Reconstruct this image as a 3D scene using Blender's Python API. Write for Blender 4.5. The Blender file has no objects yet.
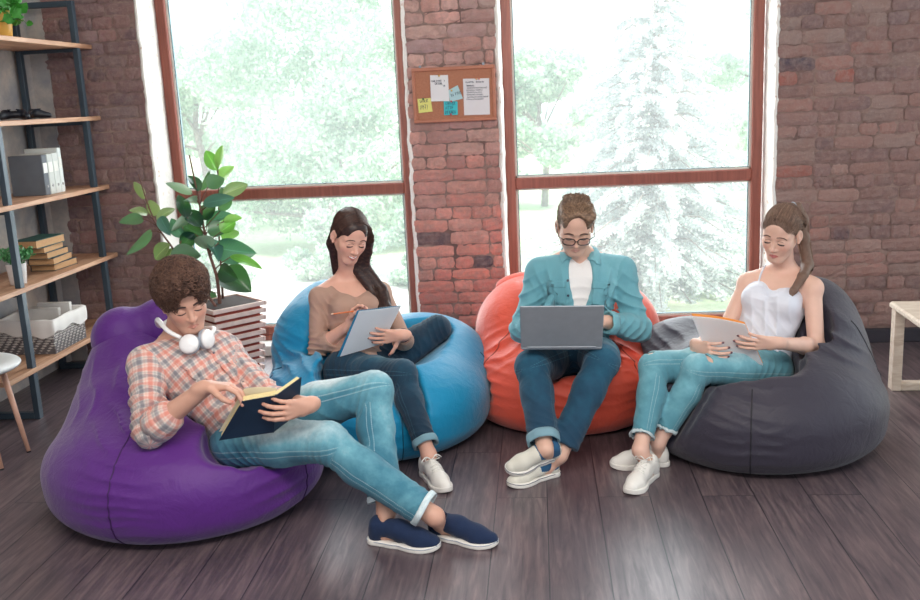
import bpy, math, random, os
import numpy as np
from mathutils import Vector, Matrix
import openvdb
random.seed(7); rng = np.random.default_rng(7)
PI = math.pi
scene = bpy.context.scene
COL = scene.collection
A3 = lambda *v: np.array(v[0] if len(v) == 1 else v, dtype=float)

def nrm(v):
    v = np.asarray(v, float); return v / max(np.linalg.norm(v), 1e-9)

# ------------------------------------------------------------------ camera
FPX, CH = 938.44, 1.6
def cam_axes(yaw, pitch, roll):
    f = A3(math.sin(yaw)*math.cos(pitch), math.cos(yaw)*math.cos(pitch), -math.sin(pitch))
    r = A3(math.cos(yaw), -math.sin(yaw), 0.0); d = np.cross(f, r)
    c, s = math.cos(roll), math.sin(roll)
    return np.array([c*r + s*d, -s*r + c*d, f])
CM = cam_axes(*[math.radians(a) for a in (-5.08, 12.223, 2.708)])
CP = A3(0, 0, CH)
def ray(x, y):
    return nrm(CM.T @ np.array([(x-460)/FPX, (y-300)/FPX, 1.0]))
def onY(x, y, Y):
    d = ray(x, y); return CP + d*Y/d[1]
def onX(x, y, X):
    d = ray(x, y); return CP + d*X/d[0]
def onZ(x, y, Z=0.0):
    d = ray(x, y); return CP + d*(Z-CH)/d[2]
cd = bpy.data.cameras.new('camera'); cam = bpy.data.objects.new('camera', cd); COL.objects.link(cam)
cd.sensor_width = 36; cd.lens = FPX*36/920
cam.matrix_world = Matrix(((CM[0][0], -CM[1][0], -CM[2][0], 0), (CM[0][1], -CM[1][1], -CM[2][1], 0),
                           (CM[0][2], -CM[1][2], -CM[2][2], CH), (0, 0, 0, 1)))
cd.dof.use_dof = True; cd.dof.focus_distance = 4.1; cd.dof.aperture_fstop = 4.0
scene.camera = cam

# ------------------------------------------------------------------ tagging
def tag(o, label=None, cat=None, group=None, kind=None):
    if label: o['label'] = label
    if cat: o['category'] = cat
    if group: o['group'] = group
    if kind: o['kind'] = kind
    return o
def empty(name, loc, label=None, cat=None, group=None, kind=None, rz=0):
    o = bpy.data.objects.new(name, None); COL.objects.link(o)
    o.location = tuple(float(v) for v in loc); o.rotation_euler = (0, 0, rz); o.empty_display_size = .05
    return tag(o, label, cat, group, kind)
def world_of(o):
    return o.matrix_basis.copy() if o.parent is None else world_of(o.parent) @ o.matrix_parent_inverse @ o.matrix_basis
def link(name, me, mats, parent=None, smooth=False):
    """link a mesh given in WORLD coordinates; a parent empty keeps its place"""
    o = bpy.data.objects.new(name, me); COL.objects.link(o)
    for m in (mats if isinstance(mats, (list, tuple)) else [mats]): me.materials.append(m)
    if smooth: me.polygons.foreach_set('use_smooth', np.ones(len(me.polygons), bool))
    if parent is not None:
        o.parent = parent
        o.matrix_parent_inverse = world_of(parent).inverted()
    return o
def np_mesh(name, V, F, MI=None):
    me = bpy.data.meshes.new(name)
    V = np.asarray(V, np.float32)
    if isinstance(F, np.ndarray) and F.ndim == 2:
        n, k = F.shape
        me.vertices.add(len(V)); me.vertices.foreach_set('co', V.ravel())
        me.loops.add(n*k); me.loops.foreach_set('vertex_index', F.astype(np.int32).ravel())
        me.polygons.add(n); me.polygons.foreach_set('loop_start', np.arange(0, n*k, k, dtype=np.int32))
        me.update(calc_edges=True)
    else:
        me.from_pydata([tuple(map(float, v)) for v in V], [], F)
    if MI is not None: me.polygons.foreach_set('material_index', np.asarray(MI, np.int32))
    me.validate(); me.update()
    return me
def attr_col(me, col, name='Col'):
    a = me.color_attributes.new(name, 'FLOAT_COLOR', 'POINT')
    c = np.ones((len(me.vertices), 4), np.float32); c[:, :col.shape[1]] = col
    a.data.foreach_set('color', c.ravel())
def attr_vec(me, v, name):
    a = me.attributes.new(name, 'FLOAT_VECTOR', 'POINT')
    a.data.foreach_set('vector', np.asarray(v, np.float32).ravel())

class MB:
    """collects shapes (world coordinates) and links them as one mesh object"""
    def __init__(s): s.v = []; s.f = []; s.m = []
    def add(s, V, F, mi=0):
        o = len(s.v); s.v += [tuple(map(float, v)) for v in V]
        s.f += [tuple(o+i for i in f) for f in F]; s.m += [mi]*len(F); return s
    def box(s, lo, hi, mi=0, bev=0.0, R=None, c=None):
        lo = A3(lo); hi = A3(hi); ctr = (lo+hi)/2; h = (hi-lo)/2
        if bev <= 0:
            P = [A3(x, y, z)*h for x in (-1, 1) for y in (-1, 1) for z in (-1, 1)]
            F = [(0, 1, 3, 2), (4, 6, 7, 5), (0, 4, 5, 1), (2, 3, 7, 6), (0, 2, 6, 4), (1, 5, 7, 3)]
        else:
            b = min(bev, *(h*.98)); P = []; idx = {}
            for x in (-1, 1):
                for y in (-1, 1):
                    for z in (-1, 1):
                        for a in range(3):
                            q = A3(x, y, z)*(h-b); q[a] = A3(x, y, z)[a]*h[a]
                            idx[(x, y, z, a)] = len(P); P.append(q)
            F = []
            for a in range(3):
                b1, c1 = (a+1) % 3, (a+2) % 3
                for sg in (-1, 1):
                    q = []
                    for (u, w) in ((-1, -1), (1, -1), (1, 1), (-1, 1)):
                        k = [0, 0, 0]; k[a] = sg; k[b1] = u; k[c1] = w; q.append(idx[(*k, a)])
                    F.append(tuple(q if sg > 0 else q[::-1]))
                for u in (-1, 1):
                    for w in (-1, 1):
                        k0 = [0, 0, 0]; k0[b1] = u; k0[c1] = w; k1 = list(k0); k0[a] = -1; k1[a] = 1
                        q = [idx[(*k0, b1)], idx[(*k1, b1)], idx[(*k1, c1)], idx[(*k0, c1)]]
                        F.append(tuple(q if u*w > 0 else q[::-1]))
            for x in (-1, 1):
                for y in (-1, 1):
                    for z in (-1, 1):
                        q = [idx[(x, y, z, 0)], idx[(x, y, z, 1)], idx[(x, y, z, 2)]]
                        F.append(tuple(q if x*y*z > 0 else q[::-1]))
        if R is not None: P = [R @ p for p in P]
        if c is not None: ctr = A3(c)
        return s.add([p+ctr for p in P], F, mi)
    def tube(s, pts, rad, n=8, mi=0, caps=True, flat=None):
        """tube along points; rad number or list; flat=(axis vector, factor) squashes it along a direction"""
        P = [A3(p) for p in pts]; m = len(P)
        r = [rad]*m if np.isscalar(rad) else list(rad)
        t0 = nrm(P[1]-P[0]); ref = A3(0, 0, 1) if abs(t0[2]) < .9 else A3(1, 0, 0)
        u = nrm(np.cross(t0, ref)); V = []
        for i in range(m):
            t = nrm(P[min(i+1, m-1)]-P[max(i-1, 0)])
            u = nrm(u - t*(u@t)); w = np.cross(t, u)
            for k in range(n):
                a = 2*PI*k/n; off = (u*math.cos(a)+w*math.sin(a))*r[i]
                if flat is not None: off = off - flat[0]*(off@flat[0])*(1-flat[1])
                V.append(P[i]+off)
        F = [(i*n+k, i*n+(k+1) % n, (i+1)*n+(k+1) % n, (i+1)*n+k) for i in range(m-1) for k in range(n)]
        if caps: F += [tuple(range(n))[::-1], tuple((m-1)*n+k for k in range(n))]
        return s.add(V, F, mi)
    def lathe(s, c, prof, n=24, mi=0, R=None):
        """prof: list of (radius, z)"""
        V = []; F = []; m = len(prof)
        for r, z in prof:
            for k in range(n):
                a = 2*PI*k/n; p = A3(r*math.cos(a), r*math.sin(a), z)
                if R is not None: p = R @ p
                V.append(p+A3(c))
        for i in range(m-1):
            for k in range(n): F.append((i*n+k, i*n+(k+1) % n, (i+1)*n+(k+1) % n, (i+1)*n+k))
        if prof[0][0] > 1e-4: F.append(tuple(range(n))[::-1])
        if prof[-1][0] > 1e-4: F.append(tuple((m-1)*n+k for k in range(n)))
        return s.add(V, F, mi)
    def quad(s, a, b, c, d, mi=0): return s.add([a, b, c, d], [(0, 1, 2, 3)], mi)
    def slab(s, a, b, c, d, t, mi=0):
        """thin solid sheet with corners a b c d and thickness t along its normal"""
        a, b, c, d = map(A3, (a, b, c, d)); n = nrm(np.cross(b-a, d-a))*t
        return s.add([a, b, c, d, a+n, b+n, c+n, d+n],
                     [(3, 2, 1, 0), (4, 5, 6, 7), (0, 1, 5, 4), (1, 2, 6, 5), (2, 3, 7, 6), (3, 0, 4, 7)], mi)
    def build(s, name, mats, parent=None, smooth=False):
        return link(name, np_mesh(name, s.v, s.f, s.m), mats, parent, smooth)

def rotz(a): c, s = math.cos(a), math.sin(a); return np.array([[c, -s, 0], [s, c, 0], [0, 0, 1.]])

# ------------------------------------------------------------------ materials
def srgb(r, g, b):
    f = lambda c: (c/255/12.92 if c/255 <= .04045 else ((c/255+.055)/1.055)**2.4)
    return (f(r), f(g), f(b), 1)
class NT:
    def __init__(s, name):
        s.m = bpy.data.materials.new(name); s.m.use_nodes = True; s.t = s.m.node_tree
        s.b = s.t.nodes['Principled BSDF']; s.out = s.t.nodes['Material Output']
    def n(s, typ, **kw):
        x = s.t.nodes.new(typ)
        for k, v in kw.items():
            if k.startswith('_'): setattr(x, k[1:], v)
            else:
                key = int(k[1:]) if k[0] == 'i' and k[1:].isdigit() else k.replace('__', ' ')
                x.inputs[key].default_value = v
        return x
    def l(s, a, b): s.t.links.new(a, b); return s
    def math(s, op, a, b=None, c=None):
        x = s.t.nodes.new('ShaderNodeMath'); x.operation = op
        for i, v in enumerate((a, b, c)):
            if v is None: continue
            if isinstance(v, (int, float)): x.inputs[i].default_value = v
            else: s.l(v, x.inputs[i])
        return x.outputs[0]
    def mix(s, fac, a, b, blend='MIX'):
        x = s.t.nodes.new('ShaderNodeMix'); x.data_type = 'RGBA'; x.blend_type = blend
        for i, v in ((0, fac), (6, a), (7, b)):
            if isinstance(v, (int, float)): x.inputs[i].default_value = v
            elif isinstance(v, tuple): x.inputs[i].default_value = v
            else: s.l(v, x.inputs[i])
        return x.outputs[2]
    def ramp(s, fac, stops):
        x = s.t.nodes.new('ShaderNodeValToRGB'); e = x.color_ramp.elements
        while len(e) > len(stops): e.remove(e[-1])
        while len(e) < len(stops): e.new(.5)
        for q, (p, c) in zip(e, stops): q.position = p; q.color = c if isinstance(c, tuple) else (c, c, c, 1)
        s.l(fac, x.inputs[0]); return x.outputs[0]
    def noise(s, scale, vec=None, detail=3, rough=.55, dist=0):
        x = s.n('ShaderNodeTexNoise', Scale=scale, Detail=detail, Roughness=rough, Distortion=dist)
        if vec is not None: s.l(vec, x.inputs['Vector'])
        return x.outputs[0]
    def pos(s, scale=None):
        g = s.t.nodes.new('ShaderNodeNewGeometry').outputs['Position']
        if scale is None: return g
        m = s.t.nodes.new('ShaderNodeVectorMath'); m.operation = 'MULTIPLY'; m.inputs[1].default_value = scale
        s.l(g, m.inputs[0]); return m.outputs[0]
    def obj(s, scale=(1, 1, 1)):
        g = s.t.nodes.new('ShaderNodeTexCoord').outputs['Object']
        m = s.t.nodes.new('ShaderNodeVectorMath'); m.operation = 'MULTIPLY'; m.inputs[1].default_value = scale
        s.l(g, m.inputs[0]); return m.outputs[0]
    def bump(s, h, strength=.3, dist=.01):
        x = s.t.nodes.new('ShaderNodeBump'); x.inputs['Strength'].default_value = strength
        x.inputs['Distance'].default_value = dist; s.l(h, x.inputs['Height'])
        s.l(x.outputs[0], s.b.inputs['Normal']); return s
    def base(s, c):
        if isinstance(c, tuple): s.b.inputs['Base Color'].default_value = c
        else: s.l(c, s.b.inputs['Base Color'])
        return s
    def set(s, **kw):
        for k, v in kw.items(): s.b.inputs[k.replace('_', ' ')].default_value = v
        return s
def simple(name, rgb, rough=.5, var=.12, nscale=8, metal=0, bump=0, bscale=60, bdist=.004, sheen=0, spec=.5):
    """plain material: the colour with slight procedural variation and a fine bump"""
    t = NT(name); c = srgb(*rgb); v = t.obj()
    lo = tuple(x*(1-var) for x in c[:3])+(1,); hi = tuple(min(1, x*(1+var)) for x in c[:3])+(1,)
    t.base(t.ramp(t.noise(nscale, v), [(.3, lo), (.7, hi)]))
    t.set(Roughness=rough, Metallic=metal)
    t.b.inputs['Specular IOR Level'].default_value = spec
    if sheen: t.b.inputs['Sheen Weight'].default_value = sheen; t.b.inputs['Sheen Roughness'].default_value = .4
    if bump: t.bump(t.noise(bscale, v), bump, bdist)
    return t.m

# ------------------------------------------------------------------ distance-field modelling (organic shapes)
class SDF:
    def __init__(s): s.ops = []; s.post = []; s.feats = {}
    def _add(s, fn, c, R, k, mode): s.ops.append((fn, A3(c), float(R), k, mode)); return s
    def cap(s, a, b, ra, rb=None, k=.02, mode='u', flat=None, cut=False):
        a = A3(a); b = A3(b); rb = ra if rb is None else rb; ba = b-a; L2 = max(ba@ba, 1e-9)
        if flat is None:
            def fn(p):
                h = np.clip((p-a)@ba/L2, 0, 1)
                return np.linalg.norm(p-a-h[:, None]*ba, axis=1)-(ra+(rb-ra)*h)
        else:                                   # squashed section: flat=(axis, factor<1 is thinner)
            ax = nrm(flat[0]); fc = flat[1]
            def fn(p):
                h = np.clip((p-a)@ba/L2, 0, 1); q = p-a-h[:, None]*ba; t = q@ax
                q = q + np.outer(t*(1/fc-1), ax)
                return (np.linalg.norm(q, axis=1)-(ra+(rb-ra)*h))*(.5+.5*fc)
        if cut:
            f0 = fn; e_ = nrm(ba); fn = lambda p: np.maximum(f0(p), (p-b)@e_)
        return s._add(fn, (a+b)/2, np.linalg.norm(ba)/2+max(ra, rb), k, mode)
    def ell(s, c, r, M=None, k=.02, mode='u'):
        """ellipsoid; M columns = axes"""
        c = A3(c); r = A3(r) if not np.isscalar(r) else A3(r, r, r); M = np.eye(3) if M is None else M
        def fn(p):
            q = (p-c)@M; k0 = np.linalg.norm(q/r, axis=1); k1 = np.linalg.norm(q/(r*r), axis=1)
            return np.where(k1 > 1e-6, k0*(k0-1)/np.maximum(k1, 1e-6), -min(r))
        return s._add(fn, c, max(r), k, mode)
    def box(s, c, h, M=None, rr=.005, k=.01, mode='u'):
        c = A3(c); h = A3(h); M = np.eye(3) if M is None else M
        def fn(p):
            q = np.abs((p-c)@M)-(h-rr)
            return np.linalg.norm(np.maximum(q, 0), axis=1)+np.minimum(q.max(axis=1), 0)-rr
        return s._add(fn, c, np.linalg.norm(h), k, mode)
    def plane(s, c, n, k=.0):
        """keep the side opposite to n"""
        c = A3(c); n = nrm(n); return s._add(lambda p: (p-c)@n, c, 1e6, k, 'i')
    def __call__(s, p, bc=None, br=0):
        d = np.full(len(p), .5)
        for fn, c, R, k, mode in s.ops:
            if bc is not None and R < 1e5:
                if np.linalg.norm(bc-c)-R-br > (.04+k): continue
            e = fn(p)
            if mode == 'u':
                if k > 0:
                    h = np.clip(.5+.5*(d-e)/k, 0, 1); d = d+(e-d)*h-k*h*(1-h)
                else: d = np.minimum(d, e)
            elif mode == 's':
                if k > 0:
                    h = np.clip(.5-.5*(d+e)/k, 0, 1); d = d+(-e-d)*h+k*h*(1-h)
                else: d = np.maximum(d, -e)
            else: 
                if k > 0:
                    h = np.clip(.5-.5*(d-e)/k, 0, 1); d = d+(e-d)*h+k*h*(1-h)
                else: d = np.maximum(d, e)
        for f in s.post: d = f(p, d)
        return d
    def bounds(s):
        lo = np.min([c-R for _, c, R, k, m in s.ops if m == 'u'], 0); hi = np.max([c+R for _, c, R, k, m in s.ops if m == 'u'], 0)
        return lo-.02, hi+.02
    def mesh(s, h, bnd=None):
        lo, hi = bnd if bnd is not None else s.bounds()
        B = 12; n = np.maximum(np.ceil((hi-lo)/h/B).astype(int), 1)
        arr = np.full(n*B, 3*h, np.float32); hd = h*B*.5*math.sqrt(3)
        bi = np.stack(np.meshgrid(*[np.arange(k) for k in n], indexing='ij'), -1).reshape(-1, 3)
        ctr = lo+(bi+.5)*B*h-h*.5; dc = s(ctr)
        g = np.stack(np.meshgrid(*[np.arange(B)]*3, indexing='ij'), -1).reshape(-1, 3)*h
        for q in np.nonzero(dc < -hd*1.6-.01)[0]:
            x, y, z = bi[q]*B; arr[x:x+B, y:y+B, z:z+B] = -3*h
        for q in np.nonzero((dc >= -hd*1.6-.01) & (dc < hd*1.5+.012))[0]:
            x, y, z = bi[q]*B; d = s(lo+bi[q]*B*h+g, ctr[q], hd)
            arr[x:x+B, y:y+B, z:z+B] = np.clip(d, -3*h, 3*h).reshape(B, B, B)
        gr = openvdb.FloatGrid(float(3*h)); gr.copyFromArray(arr)
        P, Q = gr.convertToPolygons(isovalue=0.0)[:2] if False else gr.convertToQuads(isovalue=0.0)
        P = np.asarray(P, np.float64)*h+lo; Q = np.asarray(Q, np.int64)
        # outward winding
        a, b, c = P[Q[:, 0]], P[Q[:, 1]], P[Q[:, 2]]
        nn = np.cross(b-a, c-a); ct = P.mean(0)
        vol = np.einsum('ij,ij->', a-ct, nn)
        if vol < 0: Q = Q[:, ::-1]
        return P, Q
    def grad(s, p, e=.001):
        p = np.asarray(p, float); g = np.stack([(s(p+np.eye(3)[i]*e)-s(p-np.eye(3)[i]*e)) for i in range(3)], 1)
        return g/np.maximum(np.linalg.norm(g, axis=1, keepdims=True), 1e-9)
    def project(s, p, off=0.0, it=5):
        p = np.array(p, float).reshape(-1, 3)
        for _ in range(it): p = p-s.grad(p)*(s(p)-off)[:, None]*.9
        return p

def sines(p, seed, scale, n=5):
    """smooth cheap noise in -1..1"""
    r = np.random.default_rng(seed); o = np.zeros(len(p)); w = 0
    for i in range(n):
        d = nrm(r.normal(size=3)); f = scale*(1+i*.45); ph = r.uniform(0, 6.28)
        o += np.sin(p@d*f+ph+1.3*np.sin(p@nrm(r.normal(size=3))*f*.6+ph*2))/(1+i*.4); w += 1/(1+i*.4)
    return o/w*1.6
def folds(specs, amp_noise=0.0, nscale=14, seed=3):
    """cloth folds: specs = (centre, radius, crease-travel direction, wavelength, amplitude)"""
    def f(p, d):
        near = np.abs(d) < .045
        if not near.any(): return d
        q = p[near]; o = np.zeros(len(q))
        for i, (c, R, dr, wl, am) in enumerate(specs):
            e = q-A3(c); g = np.exp(-(e*e).sum(1)/(R*R))
            m = g > .03
            if not m.any(): continue
            ph = e[m]@nrm(dr)*(2*PI/wl)+1.7*sines(q[m], seed+i, 16, 3)
            o[m] += am*g[m]*((1-np.abs(np.sin(ph*.5)))**1.6*2-.8)
        if amp_noise: o += amp_noise*sines(q, seed+50, nscale, 4)
        d = d.copy(); d[near] -= o; return d
    return f
SKY_ROOM, SKY_WIN, P_WIN, P_SUN, P_FILL, EXPO = 1.2, 2.2, 60, 3.6, 125, 0.12
# ================================================================== ROOM
ZT = 2.85       # ceiling height
YW, YF = 5.80, 5.93
def mat_brick():
    t = NT('old_brick'); a = t.n('ShaderNodeAttribute'); a.attribute_name = 'Col'
    p = t.pos()
    n1 = t.noise(26, p, 5, .65); n2 = t.noise(7, p, 4, .6, 1.0); n3 = t.noise(90, p, 3, .6)
    c = t.mix(t.ramp(n1, [(.42, 0.0), (.62, 1.0)]), a.outputs['Color'], srgb(160, 140, 134))
    c = t.mix(.45, a.outputs['Color'], c)
    c = t.mix(t.ramp(n2, [(.26, .5), (.36, 0.0)]), c, srgb(60, 58, 72))
    c = t.mix(t.ramp(t.noise(3.2, p, 5, .7, .6), [(.40, 0.0), (.62, .55)]), c, srgb(150, 116, 108))
    c = t.mix(t.ramp(n3, [(.62, 0.0), (.8, .45)]), c, srgb(195, 180, 172))
    t.base(c).set(Roughness=.93); t.b.inputs['Specular IOR Level'].default_value = .2
    h = t.math('ADD', t.math('MULTIPLY', n1, .7), t.math('MULTIPLY', n3, .35))
    t.bump(h, .8, .012); return t.m
def mat_mortar():
    t = NT('mortar'); p = t.pos(); n = t.noise(40, p, 5, .7); n2 = t.noise(5, p, 3)
    c = t.mix(t.ramp(n2, [(.35, 0.0), (.65, 1.0)]), srgb(122, 100, 96), srgb(160, 136, 128))
    c = t.mix(t.ramp(n, [(.30, .5), (.42, 0.0)]), c, srgb(74, 62, 66))
    t.base(c).set(Roughness=.97); t.b.inputs['Specular IOR Level'].default_value = .1
    t.bump(n, .9, .012); return t.m
M_brick, M_mortar = mat_brick(), mat_mortar()

def plaster_mat():
    t = NT('grey_plaster'); p = t.pos()
    n = t.noise(2.2, p, 5, .6, .8); n2 = t.noise(14, p, 5, .65)
    c = t.ramp(n, [(.3, srgb(150, 152, 158)), (.5, srgb(184, 178, 174)), (.7, srgb(204, 190, 178))])
    c = t.mix(t.ramp(n2, [(.4, .35), (.6, 0.0)]), c, srgb(130, 134, 144))
    t.base(c).set(Roughness=.9); t.bump(n2, .25, .01); return t.m
M_plaster = plaster_mat()
def reveal_mat():
    t = NT('white_reveal_paint'); p = t.pos()
    c = t.mix(t.ramp(t.noise(30, p, 4, .6), [(.62, 0.0), (.72, .8)]), srgb(243, 240, 235), srgb(196, 150, 120))
    t.base(c).set(Roughness=.8); t.bump(t.noise(40, p), .4, .01); return t.m
M_reveal = reveal_mat()

PALE = [(156, 116, 108), (150, 112, 106), (166, 128, 118), (142, 110, 106), (168, 118, 108), (138, 108, 106), (152, 124, 116), (132, 104, 104)]
def brick_col(x, z, zone):
    c = A3(random.choice(PALE)).astype(float)*random.uniform(.93, 1.07); c = c*.72+c.mean()*.28*A3(1.0, .97, .98)
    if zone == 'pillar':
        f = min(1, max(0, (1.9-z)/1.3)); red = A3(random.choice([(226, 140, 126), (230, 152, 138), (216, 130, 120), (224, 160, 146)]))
        c = c*1.32*(1-f*.8)+red*f*.8  # whole pillar lightened, lens flare put into the brick colour; redder low down
    elif zone == 'left': c = c*A3(.92, .92, .97)
    elif random.random() < .05: c = A3(160, 104, 96)
    if random.random() < .035: c = A3(96, 84, 92)
    c = np.clip(c, 0, 255); return A3(srgb(*c)[:3])
def brick_area(V, F, MI, CC, x0, x1, z0, z1, zone, ragged=(False, False)):
    z = z0; row = 0
    while z < z1:
        h = random.uniform(.074, .082); z2 = min(z+h, z1)
        x = x0-random.uniform(0, .2) if not ragged[0] else x0-random.uniform(-.018, .012)
        header = (row % 4 == 3)
        while x < x1-.01:
            w = random.uniform(.105, .13) if header or random.random() < .18 else random.uniform(.20, .26)
            a, b = max(x, x0-.02), min(x+w, x1)
            if x1-b < .05: b = x1
            if ragged[1] and b == x1: b = x1+random.uniform(-.022, .010)
            if b-a > .03:
                g = random.uniform(.001, .005); nx, nz = 7, 4
                y = YW-random.uniform(-.004, .004); tilt = random.uniform(-.02, .02); o = len(V)
                jit = [[0]*(nz+1) for _ in range(nx+1)]
                for i in range(nx+1):
                    for k in range(nz+1):
                        u, v = i/nx, k/nz
                        e = 1 if (i in (0, nx) or k in (0, nz)) else 0
                        px = a+g+(b-a-2*g)*u+random.uniform(-.004, .004)
                        pz = z+g+(z2-z-2*g)*v+random.uniform(-.0045, .0045)+tilt*(u-.5)*.1
                        py = y+(.005 if e else 0)+random.uniform(-.002, .002)
                        if i in (0, nx) and k in (0, nz): px += (.006 if i == 0 else -.006); pz += (.006 if k == 0 else -.006)
                        V.append((px, py, pz))
                N = nz+1
                for i in range(nx):
                    for k in range(nz): F.append((o+i*N+k, o+(i+1)*N+k, o+(i+1)*N+k+1, o+i*N+k+1)); MI.append(1)
                ring = [i*N for i in range(nx+1)]+[nx*N+k for k in range(1, N)]+[i*N+nz for i in range(nx-1, -1, -1)]+[k for k in range(nz-1, 0, -1)]
                o2 = len(V)
                for r_ in ring: q = V[o+r_]; V.append((q[0], YW+.03, q[2]))
                for j in range(len(ring)):
                    j2 = (j+1) % len(ring); F.append((o+ring[j], o2+j, o2+j2, o+ring[j2])); MI.append(1)
                col = brick_col((a+b)/2, z, zone); CC += [col]*(len(V)-o)
            x += w
        z += h; row += 1
V, F, MI, CC = [], [], [], []
def wallbox(lo, hi):
    o = len(V); lo = A3(lo); hi = A3(hi)
    for x in (lo[0], hi[0]):
        for y in (lo[1], hi[1]):
            for z in (lo[2], hi[2]): V.append((x, y, z))
    for f in [(0, 1, 3, 2), (4, 6, 7, 5), (0, 4, 5, 1), (2, 3, 7, 6), (0, 2, 6, 4), (1, 5, 7, 3)]:
        F.append(tuple(o+i for i in f)); MI.append(0)
    CC.extend([A3(.3, .25, .22)]*8)
X_L0, X_L1, X_P0, X_P1, X_R0, X_R1 = -3.015, -2.415, -.785, -.218, 1.412, 3.3
wallbox((X_L0, YW+.008, 0), (X_L1, 6.1, ZT)); wallbox((X_P0, YW+.008, 0), (X_P1, 6.1, ZT)); wallbox((X_R0, YW+.008, 0), (X_R1, 6.1, ZT))
wallbox((X_L1, YW+.008, 2.74), (X_P0, 6.1, ZT)); wallbox((X_P1, YW+.008, 2.74), (X_R0, 6.1, ZT))
wallbox((X_L1, YW+.008, -.0), (X_P0, 6.1, .07)); wallbox((X_P1, YW+.008, -.0), (X_R0, 6.1, .07))
brick_area(V, F, MI, CC, X_L0, X_L1, 0, ZT, 'left', (False, True))
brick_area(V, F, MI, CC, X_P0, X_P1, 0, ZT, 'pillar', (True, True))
brick_area(V, F, MI, CC, X_R0, X_R1, .09, ZT, 'right', (True, False))
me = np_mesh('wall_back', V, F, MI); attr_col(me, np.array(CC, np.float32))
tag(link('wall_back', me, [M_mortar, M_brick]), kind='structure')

# left wall (grey plaster) with its return next to the bricks
m = MB(); m.box((-3.28, -2.2, 0), (-3.13, 6.1, ZT)); m.box((-3.13, 5.80, 0), (-3.016, 6.1, ZT))
tag(m.build('wall_left', M_plaster), kind='structure')
m = MB(); m.box((-3.3, -2.2, ZT), (4.3, 6.1, ZT+.15)); tag(m.build('ceiling', simple('white_ceiling', (225, 222, 218), .9)), kind='structure')

# dark skirting along the bricks on the right
m = MB(); m.box((X_R0+.02, YW-.028, 0), (X_R1, YW+.01, .085), bev=.004)
tag(m.build('baseboard_right', simple('dark_skirting', (48, 44, 54), .6)), kind='structure')

# plastered white reveals and sills of the window openings
def reveal(name, x, sgn, x2=None, lip=.004):
    """ragged plaster edge: face from the brick edge to the frame"""
    m = MB(); z = 0.0; x2 = x if x2 is None else x2; pts = []
    while z < 2.76:
        j = random.uniform(-.009, .013); pts.append((z, j)); z += random.uniform(.03, .075)
    Vv = []; Ff = []
    for z, j in pts:
        e = x+sgn*.002-sgn*j*.4
        Vv += [(e-sgn*lip, YW-.004+random.uniform(-.003, .003), z), (e+sgn*.006, YW-.002, z), (x2+sgn*.014+sgn*random.uniform(0, .006), YF-.02, z), (x2+sgn*.014, YF+.1, z), (x2-sgn*.03, YF+.1, z), (e-sgn*.03, YW+.02, z)]
    for i in range(len(pts)-1):
        for k in range(6):
            k2 = (k+1) % 6; q = (i*6+k, i*6+k2, (i+1)*6+k2, (i+1)*6+k); Ff.append(q if sgn > 0 else q[::-1])
    m.add(Vv, Ff); tag(m.build(name, M_reveal), kind='structure')
reveal('trim_1', X_L1, 1, -2.37); reveal('trim_2', X_P0, -1, X_P0+.012); reveal('trim_3', X_P1, 1, X_P1+.002); reveal('trim_4', X_R0, -1, 1.40)
m = MB(); m.box((X_L1-.0, YW-.012, .0), (X_P0, YF+.1, .072), bev=.006); tag(m.build('trim_5', M_reveal), kind='structure')
m = MB(); m.box((X_P1, YW-.012, .0), (X_R0, YF+.1, .072), bev=.006); tag(m.build('trim_6', M_reveal), kind='structure')

# windows
def wood_frame_mat():
    t = NT('reddish_brown_window_wood'); p = t.pos((1, 1, 1))
    g = t.noise(1.0, t.pos((60, 60, 3)), 4, .6); g2 = t.noise(1.5, p)
    c = t.ramp(g, [(.3, srgb(122, 66, 56)), (.7, srgb(160, 92, 76))])
    t.base(c).set(Roughness=.42); t.bump(g, .12, .003); return t.m
M_wframe = wood_frame_mat()
def glass_mat():
    t = NT('veiled_window_glass')
    tr = t.n('ShaderNodeBsdfTransparent'); tr.inputs[0].default_value = (.97, .99, .98, 1)
    gl = t.n('ShaderNodeBsdfGlossy'); gl.inputs['Roughness'].default_value = .02
    veil = t.n('ShaderNodeBsdfTranslucent'); veil.inputs[0].default_value = (.9, .93, .92, 1)  # white veil in the glass, imitates the washed-out haze over the view
    fr = t.n('ShaderNodeFresnel'); fr.inputs[0].default_value = 1.45
    m1 = t.n('ShaderNodeMixShader'); t.l(t.math('MULTIPLY', fr.outputs[0], .8), m1.inputs[0]); t.l(tr.outputs[0], m1.inputs[1]); t.l(gl.outputs[0], m1.inputs[2])
    m2 = t.n('ShaderNodeMixShader'); m2.inputs[0].default_value = .10
    t.l(m1.outputs[0], m2.inputs[1]); t.l(veil.outputs[0], m2.inputs[2]); t.l(m2.outputs[0], t.out.inputs['Surface']); return t.m
M_glass = glass_mat(); M_gasket = simple('white_glazing_bead', (222, 222, 214), .5); M_seal = simple('dark_glazing_seal', (60, 96, 104), .5)
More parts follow.
